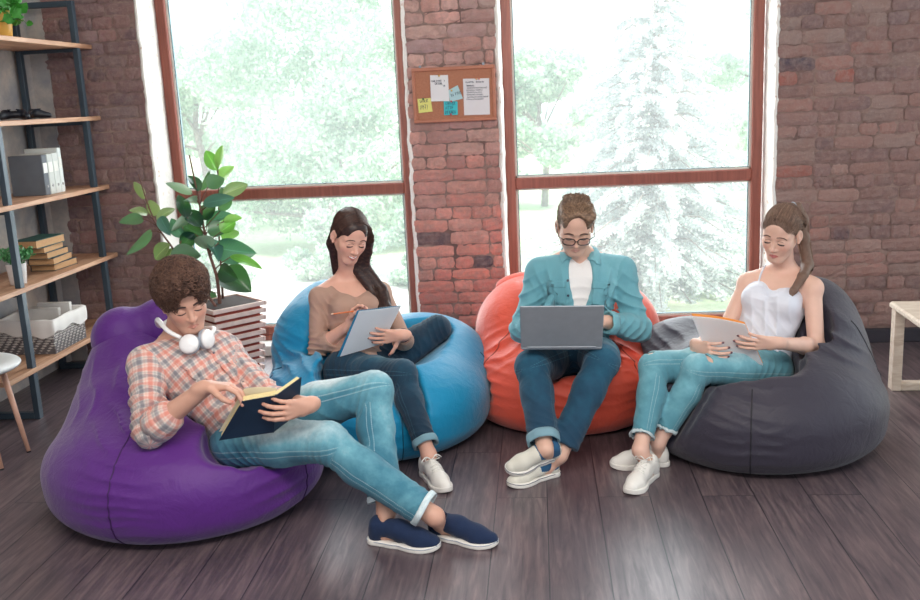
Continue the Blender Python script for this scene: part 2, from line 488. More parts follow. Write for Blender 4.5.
def window(n, x0, x1):
    """x0,x1 = outer edges of the frame"""
    w = empty('window_%d' % n, ((x0+x1)/2, YF, .075), kind='structure')
    f = MB(); y0, y1 = YF+.005, YF+.075; zt = 2.74
    gl0, gl1 = x0+.062, x1-.062
    f.box((x0, y0, .072), (gl0, y1, zt), bev=.006); f.box((gl1, y0, .072), (x1, y1, zt), bev=.006)
    f.box((gl0-.002, y0+.003, .075), (gl1+.002, y1, .163), bev=.005); f.box((gl0-.002, y0-.010, .072), (gl1+.002, y0+.006, .105), bev=.004)
    f.box((gl0-.002, y0+.003, 1.012), (gl1+.002, y1, 1.082), bev=.006)
    f.box((gl0-.002, y0+.003, zt-.06), (gl1+.002, y1, zt), bev=.005)
    f.build('window_frame', M_wframe, w)
    for a, b in ((.163, 1.012), (1.082, zt-.06)):
        g = MB(); t_ = .011; yy = y0+.03
        g.box((gl0, yy, a), (gl0+t_, yy+.03, b)); g.box((gl1-t_, yy, a), (gl1, yy+.03, b)); g.box((gl0, yy, a), (gl1, yy+.03, a+t_)); g.box((gl0, yy, b-t_), (gl1, yy+.03, b))
        g.box((gl0+t_, yy+.006, a+t_), (gl0+t_+.005, yy+.028, b-t_), 1); g.box((gl1-t_-.005, yy+.006, a+t_), (gl1-t_, yy+.028, b-t_), 1)
        g.box((gl0+t_, yy+.006, a+t_), (gl1-t_, yy+.028, a+t_+.004), 1)
        g.build('glazing_bead', [M_gasket, M_seal], w)
        q = MB(); q.quad((gl0, yy+.018, a), (gl1, yy+.018, a), (gl1, yy+.018, b), (gl0, yy+.018, b)); q.build('glass_pane', M_glass, w)
window(1, -2.352, -.790); window(2, -.203, 1.372)

# floor: long dark planks running towards the windows, slightly diagonal
def floor_mat():
    t = NT('dark_grey_brown_plank_floor')
    mp = t.n('ShaderNodeMapping'); mp.inputs['Rotation'].default_value = (0, 0, math.radians(PLANK)); t.l(t.pos(), mp.inputs['Vector'])
    sw = mp.outputs[0]
    br = t.n('ShaderNodeTexBrick', Scale=1.0, Mortar__Size=.0022, Mortar__Smooth=.1, Bias=0.0, Brick__Width=1.35, Row__Height=.205)
    br.offset = .37; br.squash = 1.0
    br.inputs['Color1'].default_value = (0, 0, 0, 1); br.inputs['Color2'].default_value = (1, 1, 1, 1); br.inputs['Mortar'].default_value = (.5, .5, .5, 1)
    t.l(sw, br.inputs['Vector'])
    st = t.n('ShaderNodeMapping'); st.inputs['Scale'].default_value = (2.2, 26, 1); t.l(sw, st.inputs['Vector'])
    off = t.n('ShaderNodeVectorMath'); off.operation = 'ADD'; t.l(st.outputs[0], off.inputs[0]); t.l(br.outputs['Color'], off.inputs[1])
    g = t.noise(1.6, off.outputs[0], 6, .62, .8); g2 = t.noise(3.0, t.pos(), 4)
    c1 = t.ramp(g, [(.28, srgb(66, 57, 65)), (.5, srgb(100, 86, 90)), (.72, srgb(132, 114, 114))])
    c = t.mix(t.math('MULTIPLY', br.outputs['Color'], .35), c1, srgb(74, 64, 72))
    c = t.mix(t.ramp(g2, [(.35, .25), (.6, 0.0)]), c, srgb(48, 44, 54))
    c = t.mix(br.outputs['Fac'], c, srgb(34, 32, 42))
    t.base(c); t.l(t.ramp(g, [(.3, .42), (.7, .31)]), t.b.inputs['Roughness'])
    t.b.inputs['Specular IOR Level'].default_value = .75
    h = t.math('SUBTRACT', t.math('MULTIPLY', g, .25), t.math('MULTIPLY', br.outputs['Fac'], 1.0))
    t.bump(h, .25, .004); return t.m
PLANK = -90.0
m = MB(); m.box((-3.3, -2.2, -.12), (4.3, 6.1, 0)); tag(m.build('floor', floor_mat()), kind='structure')

# ================================================================== OUTSIDE
m = MB(); m.quad((-60, 6.2, -.35), (60, 6.2, -.35), (60, 90, -.35), (-60, 90, -.35))
t = NT('sunlit_lawn'); p = t.pos()
c = t.ramp(t.noise(.35, p, 4, .6), [(.35, srgb(168, 200, 150)), (.55, srgb(214, 220, 180)), (.7, srgb(240, 230, 214))])
t.base(t.mix(.35, c, t.ramp(t.noise(9, p, 4), [(.3, srgb(150, 186, 130)), (.7, srgb(230, 232, 210))]))).set(Roughness=.95)
tag(m.build('lawn', t.m), kind='structure')
m = MB(); m.box((-9, 7.2, -.345), (-.9, 11.2, -.33)); tag(m.build('path', simple('pale_gravel', (236, 232, 226), .95, .05, 3)), kind='structure')

def leaf_mat(name, c1, c2, c3, trans=.5):
    t = NT(name); a = t.n('ShaderNodeAttribute'); a.attribute_name = 'Col'
    t.t.nodes.remove(t.b)
    c = t.ramp(a.outputs['Fac'], [(0, srgb(*c1)), (.5, srgb(*c2)), (1, srgb(*c3))])
    d = t.n('ShaderNodeBsdfDiffuse'); tr = t.n('ShaderNodeBsdfTranslucent'); t.l(c, d.inputs[0]); t.l(c, tr.inputs[0])
    mx = t.n('ShaderNodeMixShader'); mx.inputs[0].default_value = trans; t.l(d.outputs[0], mx.inputs[1]); t.l(tr.outputs[0], mx.inputs[2])
    t.l(mx.outputs[0], t.out.inputs['Surface']); return t.m
def leaf_cloud(centres, radii, n, size, seed, droop=0.0, elong=1.0):
    """n diamond-shaped leaves scattered through blobs"""
    r = np.random.default_rng(seed); k = len(centres); w = np.array([ra[0]*ra[1]*ra[2] for ra in radii])**.7; w /= w.sum()
    b = r.choice(k, n, p=w); d = r.normal(size=(n, 3)); d /= np.linalg.norm(d, axis=1, keepdims=True)
    rad = r.uniform(.35, 1.0, n)**.6
    C_ = np.array(centres)[b]+d*rad[:, None]*np.array(radii)[b]*(1+.15*r.normal(size=(n, 1)))
    u = r.normal(size=(n, 3)); u[:, 2] -= droop; u /= np.linalg.norm(u, axis=1, keepdims=True)
    v = np.cross(u, r.normal(size=(n, 3))); v /= np.linalg.norm(v, axis=1, keepdims=True)
    s = (size*r.uniform(.5, 1.4, n))[:, None]
    nn = np.cross(u, v)
    P = np.stack([C_-u*s*elong, C_+v*s*.5+nn*s*.12, C_+u*s*elong, C_-v*s*.5+nn*s*.12], 1).reshape(-1, 3)
    Q = np.arange(4*n).reshape(n, 4); col = np.repeat(r.uniform(0, 1, n), 4)
    return P, Q, col
def crown(base, w, h, nb, seed, taper=.3):
    r = np.random.default_rng(seed); cs = []; rs = []
    for _ in range(nb):
        z = r.uniform(.08, 1); ww = w*(1-abs(z-.42)**1.6*taper*2.2); a = r.uniform(0, 6.28); q = math.sqrt(r.uniform(0, 1))
        cs.append((base[0]+math.cos(a)*ww*q, base[1]+math.sin(a)*ww*q*.8, base[2]+z*h)); s = r.uniform(.16, .30)*w; rs.append((s*1.2, s*1.1, s*.8))
    return cs, rs
def tree(label, base, w, h, nb, n, size, mat, seed, trunk, parent_name='tree', cz=.5):
    root = empty(parent_name, base, label, 'tree', None)
    cs, rs = crown((base[0], base[1], base[2]+cz), w, h-cz, nb, seed)
    P, Q, col = leaf_cloud(cs, rs, n, size, seed); me = np_mesh('foliage', P, Q); attr_col(me, np.repeat(col[:, None], 3, 1))
    link('foliage', me, mat, root)
    m = MB(); b = A3(base); m.tube([b, b+A3(.05, 0, h*.3), b+A3(-.08, .05, h*.55), b+A3(.05, 0, h*.85)], [w*.06, w*.05, w*.035, w*.01], 10)
    for c in cs[::3]: m.tube([b+A3(0, 0, min(h*.5, max(.4, c[2]-b[2]-.5))), A3(c)], [w*.02, w*.006], 6)
    m.build('trunk', trunk, root, True)
    return root
M_bark = simple('grey_bark', (140, 128, 120), .9, .3, 20)
M_leafG = leaf_mat('hazed_green_leaves', (156, 194, 168), (202, 224, 204), (240, 244, 234))  # both leaf greens are paled, bright outdoor haze put into their colour
M_leafG2 = leaf_mat('hazed_light_green_leaves', (184, 212, 192), (214, 230, 214), (242, 246, 238))
M_spruce = leaf_mat('silvery_blue_needles', (200, 214, 212), (236, 242, 242), (252, 253, 253), .3)
tree('tall leafy green tree outside, behind the woman in beige', (-2.75, 12.6, -.35), 1.75, 3.45, 60, 60000, .040, M_leafG, 11, M_bark, cz=.1)
tree('shorter pale green tree outside, at the far left behind the rubber plant', (-5.6, 15.5, -.35), 1.5, 3.0, 34, 26000, .05, M_leafG2, 12, M_bark, cz=.1)
tree('green tree outside, just left of the white spruce', (.1, 16.5, -.35), 1.15, 2.6, 30, 24000, .05, M_leafG, 13, M_bark, cz=.2)
tree('light green tree outside, behind the right flank of the white spruce', (4.1, 15.5, -.35), 1.6, 3.4, 34, 26000, .05, M_leafG2, 15, M_bark, cz=.2)
for i, (x, y, w, h) in enumerate([(-3.55, 9.9, .46, .80), (-2.35, 10.3, .48, .95), (-1.20, 9.8, .44, .85)]):
    lab = ['low round shrub on the lawn, just right of the rubber plant', 'low round shrub on the lawn at the middle of the left window', 'low round shrub on the lawn beside the right post of the left window'][i]
    r_ = empty('shrub', (x, y, -.35), lab, 'shrub', 'low shrubs under the tree outside')
    cs, rs = crown((x, y, -.40), w, h, 16, 60+i); P, Q, col = leaf_cloud(cs, rs, 12000, .030, 70+i); me = np_mesh('foliage', P, Q); attr_col(me, np.repeat(col[:, None], 3, 1)); link('foliage', me, M_leafG, r_)
    m = MB(); m.tube([(x, y, -.35), (x+.03, y, h*.5)], [.05, .02]); m.build('stem', M_bark, r_)
# the silvery spruce: tiers of drooping branches
sp = empty('spruce_tree', (1.16, 9.5, -.35), 'big silvery white spruce filling the right window', 'tree')
r = np.random.default_rng(5); PP = []; QQ = []; CCs = []; o = 0; mb = MB(); b0 = A3(1.16, 9.5, -.35); SC_ = .60
mb.tube([b0, b0+A3(0, 0, 1.5), b0+A3(.02, 0, 3.3)], [.09, .06, .012], 10)
for tier in range(30):
    z = .06+tier*.105; R_ = 1.28*(1-z/3.35)**.80*(1+.16*math.sin(tier*2.3)); nb = max(6, int(15*(1-z/4.2)))
    for k in range(nb):
        a = 2*PI*(k+r.uniform(-.35, .35))/nb+tier*.7; Lr = R_*r.uniform(.72, 1.12); dr = A3(math.cos(a), math.sin(a), 0)
        st = b0+A3(0, 0, z); mid = st+dr*Lr*.55+A3(0, 0, .06); en = st+dr*Lr+A3(0, 0, -.10*Lr)
        mb.tube([st, mid, en], [.014, .009, .003], 5)
        n = int(760*Lr)+40; u = r.uniform(.15, 1.03, n); ax = st+(mid-st)*0+np.outer(u, dr*Lr)+np.outer(.22*u*(1-u)-.1*Lr*u*u, A3(0, 0, 1))
        side = np.cross(dr, A3(0, 0, 1)); s_ = r.normal(size=n)*.13*(1.15-u)*Lr*.9
        ax = ax+np.outer(s_, side)+np.outer(-np.abs(r.normal(size=n))*.035, A3(0, 0, 1))
        v1 = r.normal(size=(n, 3))*.5+dr*.8+np.outer(np.sign(s_), side)*.5; v1 /= np.linalg.norm(v1, axis=1, keepdims=True)
        v2 = np.cross(v1, r.normal(size=(n, 3))); v2 /= np.linalg.norm(v2, axis=1, keepdims=True); s = (r.uniform(.016, .034, n))[:, None]
        P = np.stack([ax-v1*s, ax+v2*s*.42, ax+v1*s, ax-v2*s*.42], 1).reshape(-1, 3); PP.append(P); QQ.append(np.arange(4*n).reshape(n, 4)+o); o += 4*n; CCs.append(np.repeat(r.uniform(0, 1, n), 4))
me = np_mesh('foliage', np.concatenate(PP), np.concatenate(QQ)); attr_col(me, np.repeat(np.concatenate(CCs)[:, None], 3, 1)); link('foliage', me, M_spruce, sp)
mb.build('trunk', M_bark, sp)
# pale building far behind the lawn, seen over the seated man's shoulder
bd = empty('garden_pavilion', (.35, 34, -.35), 'low beige building far across the lawn, between the man with glasses and the window post', 'building')
m = MB(); m.box((-1.3, 33, -.35), (1.9, 35, .55)); m.build('wall', simple('beige_render', (226, 206, 186), .9), bd)
m = MB(); m.add([(-1.5, 32.8, .55), (2.1, 32.8, .55), (2.1, 35.2, .55), (-1.5, 35.2, .55), (-1.5, 34, 1.1), (2.1, 34, 1.1)], [(0, 1, 5, 4), (1, 2, 5), (2, 3, 4, 5), (3, 0, 4), (3, 2, 1, 0)]); m.build('roof', simple('pale_roof', (190, 214, 220), .8), bd)

# ================================================================== LIGHT
w = bpy.data.worlds.new('sky'); scene.world = w; w.use_nodes = True; nt = w.node_tree
bg = nt.nodes['Background']; g = nt.nodes.new('ShaderNodeTexCoord'); sx = nt.nodes.new('ShaderNodeSeparateXYZ'); nt.links.new(g.outputs['Generated'], sx.inputs[0])
mr = nt.nodes.new('ShaderNodeMapRange'); mr.inputs['From Min'].default_value = -.6; mr.inputs['From Max'].default_value = .6
mr.inputs['To Min'].default_value = SKY_ROOM; mr.inputs['To Max'].default_value = SKY_WIN; nt.links.new(sx.outputs['Y'], mr.inputs['Value'])
nt.links.new(mr.outputs[0], bg.inputs['Strength']); bg.inputs['Color'].default_value = (.85, .94, 1, 1)
def area(name, loc, target, sx_, sy_, power, col=(1, 1, 1), portal=False):
    l = bpy.data.lights.new(name, 'AREA'); l.shape = 'RECTANGLE'; l.size = sx_; l.size_y = sy_; l.energy = power; l.color = col
    if portal: l.cycles.is_portal = True
    o = bpy.data.objects.new(name, l); COL.objects.link(o); o.location = loc
    o.rotation_euler = (Vector(target)-Vector(loc)).to_track_quat('-Z', 'Y').to_euler(); return o
area('window_daylight', (-1.57, 6.25, 1.45), (-1.57, 0, 1.2), 1.6, 2.6, P_WIN, (.93, .97, 1))
area('window_daylight', (.585, 6.25, 1.45), (.585, 0, 1.2), 1.6, 2.6, P_WIN, (.93, .97, 1))
s = bpy.data.lights.new('sun', 'SUN'); s.energy = P_SUN; s.angle = math.radians(3); s.color = (1, .96, .88)
o = bpy.data.objects.new('sun', s); COL.objects.link(o); o.rotation_euler = Vector((-.35, .62, -.85)).to_track_quat('-Z', 'Y').to_euler()
area('added_fill_light', (-.2, 1.5, 2.8), (-.3, 4.2, .4), 3.0, 1.2, P_FILL, (1, .93, .86))  # unseen fill light, added to brighten the faces
# ================================================================== PEOPLE
def skin_mat(name, rgb, rough=.5):
    t = NT(name); a = t.n('ShaderNodeAttribute'); a.attribute_name = 'Col'; sx = t.n('ShaderNodeSeparateColor'); t.l(a.outputs['Color'], sx.inputs[0])
    p = t.pos(); c = srgb(*rgb)
    c0 = t.mix(t.noise(30, p, 3), tuple(x*.93 for x in c[:3])+(1,), tuple(min(1, x*1.05) for x in c[:3])+(1,))
    c1 = t.mix(sx.outputs[0], c0, srgb(186, 92, 92))            # red channel: lips
    c2 = t.mix(t.math('MULTIPLY', sx.outputs[1], .35), c1, srgb(214, 120, 108))     # green: warm cheeks, knuckles
    c3 = t.mix(sx.outputs[2], c2, srgb(84, 44, 66))             # blue: nail polish
    t.base(c3).set(Roughness=rough); t.b.inputs['Subsurface Weight'].default_value = .08; t.b.inputs['Subsurface Radius'].default_value = (.5, .2, .1); t.b.inputs['Subsurface Scale'].default_value = .02
    t.bump(t.noise(260, p, 2), .06, .002); return t.m
def denim_mat(name, dark, mid, light, fade=.7, seams=True):
    """pat = (angle about the leg, distance along it, wear)"""
    t = NT(name); a = t.n('ShaderNodeAttribute'); a.attribute_name = 'pat'; sx = t.n('ShaderNodeSeparateXYZ'); t.l(a.outputs['Vector'], sx.inputs[0])
    p = t.pos(); n = t.noise(9, p, 4, .6); n2 = t.noise(60, p, 3, .6)
    f = t.math('ADD', t.math('MULTIPLY', sx.outputs[2], fade), t.math('MULTIPLY', t.math('SUBTRACT', n, .5), .9))
    c = t.ramp(f, [(0, srgb(*dark)), (.35, srgb(*mid)), (.95, srgb(*light))])
    c = t.mix(t.ramp(n2, [(.35, .22), (.6, 0.0)]), c, srgb(*dark))
    # seams: thin line on the outer and inner side (angle 0 and pi)
    s = t.math('ABSOLUTE', t.math('SINE', sx.outputs[0]))
    seam = t.math('LESS_THAN', s, .055); st = t.math('LESS_THAN', t.math('ABSOLUTE', t.math('SUBTRACT', s, .13)), .022)
    dash = t.math('GREATER_THAN', t.math('SINE', t.math('MULTIPLY', sx.outputs[1], 900)), -.3)
    if seams: c = t.mix(t.math('MULTIPLY', seam, .5), c, srgb(*dark)); c = t.mix(t.math('MULTIPLY', t.math('MULTIPLY', st, dash), .45), c, srgb(*light))
    t.base(c).set(Roughness=.85); t.b.inputs['Sheen Weight'].default_value = .15
    w = t.n('ShaderNodeTexWave', Scale=260, Distortion=1.5); t.l(p, w.inputs[0])
    h = t.math('ADD', t.math('MULTIPLY', w.outputs['Fac'], .15), t.math('ADD', t.math('MULTIPLY', n2, .5), t.math('MULTIPLY', seam, -1.0 if seams else 0.0)))
    t.bump(h, .35, .003); return t.m
def cloth_mat(name, rgb, rough=.85, var=.06, bump=.25, sheen=.1, scale=180):
    t = NT(name); c = srgb(*rgb); p = t.pos(); n = t.noise(7, p, 4)
    t.base(t.mix(n, tuple(x*(1-var) for x in c[:3])+(1,), tuple(min(1, x*(1+var)) for x in c[:3])+(1,)))
    t.set(Roughness=rough); t.b.inputs['Sheen Weight'].default_value = sheen
    t.bump(t.math('ADD', t.noise(scale, p, 2), t.math('MULTIPLY', t.noise(28, p, 4, .6), 1.5)), bump, .003); return t.m
def plaid_mat():
    t = NT('plaid_flannel'); a = t.n('ShaderNodeAttribute'); a.attribute_name = 'pat'; sx = t.n('ShaderNodeSeparateXYZ'); t.l(a.outputs['Vector'], sx.inputs[0])
    def band(v, per, c0, wd, soft=.006):
        f = t.math('ABSOLUTE', t.math('SUBTRACT', t.math('FRACT', t.math('ADD', t.math('MULTIPLY', v, 1/per), 100.5-c0)), .5))
        m = t.n('ShaderNodeMapRange'); m.inputs['From Min'].default_value = wd/per/2+soft/per; m.inputs['From Max'].default_value = wd/per/2-soft/per*.3
        m.interpolation_type = 'SMOOTHSTEP'; t.l(f, m.inputs['Value']); return m.outputs[0]
    x, y = sx.outputs[0], sx.outputs[1]; P_ = .062
    base = srgb(234, 225, 216); c = base
    wob = t.math('MULTIPLY', t.math('SUBTRACT', t.noise(240, t.pos(), 2), .5), .006)
    x = t.math('ADD', x, wob); y = t.math('ADD', y, wob)
    for v, op in ((x, .60), (y, .52)):
        red = band(v, P_, 0.0, .012); gry = band(v, P_, .5, .012); thin = band(v, P_, .25, .003); thin2 = band(v, P_, .75, .003)
        c = t.mix(t.math('MULTIPLY', gry, op), c, srgb(82, 84, 104)); c = t.mix(t.math('MULTIPLY', red, op), c, srgb(206, 100, 80))
        c = t.mix(t.math('MULTIPLY', thin, .35), c, srgb(90, 90, 108)); c = t.mix(t.math('MULTIPLY', thin2, .35), c, srgb(206, 120, 100))
    t.base(c).set(Roughness=.9); t.b.inputs['Sheen Weight'].default_value = .2
    t.bump(t.math('ADD', t.noise(200, t.pos(), 2), t.math('MULTIPLY', t.noise(30, t.pos(), 4), 1.5)), .25, .003); return t.m
def hair_mat(name, c1, c2, rough=.55):
    t = NT(name); a = t.n('ShaderNodeAttribute'); a.attribute_name = 'Col'
    p = t.pos(); n = t.noise(60, p, 3)
    c = t.mix(t.math('ADD', t.math('MULTIPLY', a.outputs['Fac'], .7), t.math('MULTIPLY', n, .3)), srgb(*c1), srgb(*c2))
    t.base(c).set(Roughness=rough); t.b.inputs['Specular IOR Level'].default_value = .28; return t.m

def frame(F, U):
    F = nrm(F); L = nrm(np.cross(U, F)); U = np.cross(F, L)      # L = the person's left
    return np.stack([L, F, U], 1)                                # columns

def add_head(S, c, F, U, s=1.0, fem=False, smile=False):
    """skull, jaw, nose, brow, eyes, lips, ears as one blended surface; local (left, forward, up)"""
    M = frame(F, U); W = lambda *q: A3(c)+M@(A3(*q)*s)
    E = lambda q, r, k=.02, mode='u', Mx=None: S.ell(W(*q), A3(*r)*s, M if Mx is None else M@Mx, k*s, mode)
    C_ = lambda a, b, ra, rb=None, k=.012, mode='u', flat=None: S.cap(W(*a), W(*b), ra*s, (rb if rb is not None else ra)*s, k*s, mode, flat)
    jw = .048 if fem else .055
    E((0, -.018, .036), (.074, .094, .084), .02)
    E((0, .028, .050), (.060, .056, .058), .03)                       # forehead
    fw = .053 if fem else .057
    E((0, .026, -.028), (fw, .060, .074), .03)
    E((0, .050, -.066), (.036, .032, .036), .03)                      # muzzle
    E((0, .060, -.099), (.017 if fem else .024, .019, .018), .03)     # chin
    for sg in (-1, 1):
        C_((sg*jw, -.008, -.046), (sg*.018, .058, -.100), .016 if fem else .019, .014 if fem else .016, .032)
        E((sg*.034, .050, -.024), (.027, .027, .027), .035)           # cheek
        C_((sg*.012, .077, .022), (sg*.046, .060, .021), .0075 if fem else .0105, .007, .020)   # brow
        E((sg*.031, .096, .004), (.017, .016, .0105), .014, 's')      # socket
    # nose
    C_((0, .080, .012), (0, .102, -.030), .0055 if fem else .0068, .0078 if fem else .0095, .012); E((0, .1005, -.034), (.0085, .0088, .0080) if fem else (.0098, .0095, .0088), .008)
    for sg in (-1, 1):
        E((sg*(.0105 if fem else .0120), .090, -.0365), (.0068, .009, .0065), .007)
        E((sg*.0062, .100, -.0425), (.0035, .004, .003), .003, 's')
        # eyeball under a lowered lid
        E((sg*.030, .0712, .0005), (.0150, .0145, .0120), .008)
    # mouth
    wd = .027 if smile else .022; up = .004 if smile else -.006
    for sg in (-1, 1):
        C_((0, .0885, -.0600), (sg*wd, .0765, -.0645+up), .0060, .0026, .006)
        C_((0, .0875, -.0715-up*.3), (sg*wd*.9, .0755, -.0655+up), .0076, .0028, .006)
    C_((-wd*.95, .0815, -.0645+up), (0, .0965, -.0655), .0011, .0011, .002, 's'); C_((wd*.95, .0815, -.0645+up), (0, .0965, -.0655), .0011, .0011, .002, 's')
    for sg in (-1, 1):                                                # ears
        rt = np.array(Matrix.Rotation(sg*.35, 3, 'Z') @ Matrix.Rotation(-.2, 3, 'X'))
        E((sg*.079, -.012, -.006), (.0085, .019, .031), .006, 'u', rt)
        E((sg*.087, -.008, -.002), (.0065, .010, .018), .004, 's', rt)
        E((sg*.078, -.004, -.034), (.006, .008, .009), .006)
    S.feats.update(M=M, W=W, s=s, c=A3(c), wd=wd, up=up)
    return W, M

def add_hand(S, w, D, N, side, curls, s=1.0, thumb=(.8, .35), spread=.06, rfac=1.0):
    """w wrist, D towards the fingers, N out of the palm, side +1/-1: thumb towards side*cross(D,N)"""
    D = nrm(D); N = nrm(N-D*(N@D)); T = np.cross(D, N)*side; w = A3(w); s_ = s; r = rfac*s
    kn = [w+D*.090*s+T*.030*s, w+D*.095*s+T*.0105*s, w+D*.090*s-T*.0095*s, w+D*.080*s-T*.028*s]
    S.cap(w-D*.02*s, w+D*.02*s, .026*r, .025*r, .02, flat=(N, .72))
    for q in kn: S.cap(w+D*.018*s+(q-w-D*.085*s)*.45, q-D*.004*s, .0165*r, .0105*r, .012)
    ln = [(.042, .026, .021), (.047, .030, .022), (.043, .028, .021), (.033, .021, .019)]; tips = []
    for i, q in enumerate(kn):
        a = curls[i] if not np.isscalar(curls) else curls
        dr = nrm(D+T*(1.5-i)*spread); p = q-D*.006*s; ang = 0; rr = [.0092, .0082, .0074, .0064]
        if i == 3: rr = [x*.88 for x in rr]
        for k in range(3):
            ang += a*(1, 1.15, .7)[k]; d = dr*math.cos(ang)+N*math.sin(ang); e = p+d*ln[i][k]*s
            S.cap(p, e, rr[k]*r, rr[k+1]*r, .003); p = e
        tips.append((p, d, nrm(-dr*math.sin(ang)+N*math.cos(ang))))
    # thumb
    a, b = thumb; p = w+D*.026*s+T*.022*s; d = nrm(D*(1-a*.45)+T*a+N*b); rr = [.0135, .0108, .0095, .0072]
    S.cap(w+D*.012*s+T*.008*s, p, .018*r, .015*r, .012)
    for k, L_ in enumerate((.040, .032, .026)):
        e = p+d*L_*s; S.cap(p, e, rr[k]*r, rr[k+1]*r, .006); p = e; d = nrm(d+D*.22*(1 if k else .4)-T*.10)
    tips.append((p, d, N))
    S.feats.setdefault('tips', []).append(tips); return tips

def torso_frame(j): return frame(np.cross(nrm(j['shL']-j['shR']), nrm(j['nek']-j['pel'])), nrm(j['nek']-j['pel']))
def add_torso(S, j, fem, inf=0.0, parts='all', k=.035):
    M = torso_frame(j); L_, F_, U_ = M.T; lp = lambda t: j['pel']+(j['nek']-j['pel'])*t
    PM = frame(np.cross(nrm(j['hipL']-j['hipR']), U_), U_)
    if fem: rs = [(.155, .112, .105), (.112, .088, .12), (.128, .094, .135)]
    else: rs = [(.155, .112, .105), (.140, .102, .13), (.162, .112, .155)]
    r = lambda q: A3(q)+inf
    S.ell(lp(.04), r(rs[0]), PM, k); S.ell(lp(.36)+F_*.004, r(rs[1]), M, k+.03); S.ell(lp(.68)+F_*.006, r(rs[2]), M, k+.02)
    for q in ('shR', 'shL'):
        S.cap(lp(.90)+(j[q]-lp(.90))*.15, j[q], (.058 if fem else .068)+inf, (.046 if fem else .056)+inf, k)
    if fem:
        for sg in (-1, 1): S.ell(lp(.66)+F_*.072+L_*sg*.064, r((.052, .050, .050)), M, .03)
    else:
        for sg in (-1, 1): S.ell(lp(.74)+F_*.066+L_*sg*.065, r((.07, .045, .06)), M, .04)
    return M
def add_arm(S, j, sd, fem, inf=0.0, upto=1.0, k=.02, g=1.0, frac0=0):
    a, b, c = j['sh'+sd], j['el'+sd], j['wr'+sd]; R = (.041, .035, .036, .0235) if fem else (.052, .042, .042, .029)
    R = [x*g+inf for x in R]
    S.cap(a, b, R[0], R[1], k)
    if upto > 0: m = b+(c-b)*.3; e = b+(c-b)*upto; S.cap(b, m, R[1], R[2], k); S.cap(m, e, R[2], R[2]+(R[3]-R[2])*(upto-.3)/.7 if upto > .3 else R[2], k, cut=upto < 1)
def add_leg(S, j, sd, fem, inf=0.0, upto=1.0, k=.025, flare=0.0, foot=False):
    a, b, c = j['hip'+sd], j['kn'+sd], j['an'+sd]; R = (.084, .056, .050, .029) if fem else (.086, .060, .055, .034)
    R = [x+inf for x in R]
    m = a+(b-a)*.5; S.cap(a, m, R[0], (R[0]+R[1])*.5+.004, k+.02); S.cap(m, b, (R[0]+R[1])*.5+.004, R[1], k)
    m = b+(c-b)*.32; bk = nrm(np.cross(np.cross(b-a, c-b), c-b)); bk = -bk if bk@(a-b) < 0 else bk
    m = m+bk*.010; S.cap(b, m, R[1]-.004, R[2], k); S.cap(m, b+(c-b)*upto, R[2], R[3]+flare, k, cut=upto < 1)
def limb_pat(P, j, kind, sgn=1):
    """pattern coordinates of cloth: (around, along, wear)"""
    segs = []
    if kind == 'jeans':
        for sd in 'RL': segs += [(j['hip'+sd], j['kn'+sd], 0.0, .07), (j['kn'+sd], j['an'+sd], .45, .05)]
    else:
        for sd in 'RL': segs += [(j['sh'+sd], j['el'+sd], 0.0, .055), (j['el'+sd], j['wr'+sd], .3, .045)]
    M = torso_frame(j); best = np.full(len(P), 9.); out = np.zeros((len(P), 3))
    if kind != 'jeans':
        q = P-j['pel']; h = np.clip(q@M[:, 2]/np.linalg.norm(j['nek']-j['pel']), 0, 1); ax = j['pel']+h[:, None]*(j['nek']-j['pel'])
        dd = P-ax; best = np.sqrt(((dd@M[:, 0])/1.5)**2+(dd@M[:, 1])**2)-.125
        th = np.arctan2(dd@M[:, 0], dd@M[:, 1]); out = np.stack([(dd@M[:, 0])+np.where(np.abs(dd@M[:, 0]) > .13, -.6*(dd@M[:, 1])*np.sign(dd@M[:, 0]), 0), q@M[:, 2], th], 1)
    WN = np.zeros(len(P)); WD = np.full(len(P), 1e-12)
    for i, (a, b, o, rr) in enumerate(segs):
        ba = b-a; L_ = np.linalg.norm(ba); t = (P-a)@ba/L_/L_; tc = np.clip(t, 0, 1); dv = P-a-tc[:, None]*ba
        d = np.linalg.norm(dv, axis=1)-rr
        sd = 'RL'[i//2]
        if kind == 'jeans':
            bend = nrm(nrm(j['kn'+sd]-j['hip'+sd])-nrm(j['an'+sd]-j['kn'+sd]))     # points out over the kneecap
        else: bend = nrm(nrm(j['el'+sd]-j['sh'+sd])-nrm(j['wr'+sd]-j['el'+sd]))
        e1 = nrm(bend-nrm(ba)*(bend@nrm(ba))); e2 = np.cross(nrm(ba), e1)
        an = np.arctan2(dv@e1, dv@e2); m = d < best
        if kind == 'jeans':
            kd = np.linalg.norm(P-j['kn'+sd]-bend*.04, axis=1); th = np.clip((dv@e1)/rr, 0, 1)
            wear = th*.75*(np.exp(-((t-.6)/.4)**2) if i % 2 == 0 else np.exp(-(t/.55)**2)*.37)+.35*np.exp(-(kd/.09)**2)
            wt = np.exp(-np.clip(d+.01, -.05, .3)/.010); WN += wt*wear; WD += wt; val = np.stack([an, o+t*L_, wear], 1)
        else: val = np.stack([an*rr*1.05, o+t*L_, an], 1)
        out[m] = val[m]; best = np.minimum(best, d)
    if kind == 'jeans': out[:, 2] = WN/WD
    return out

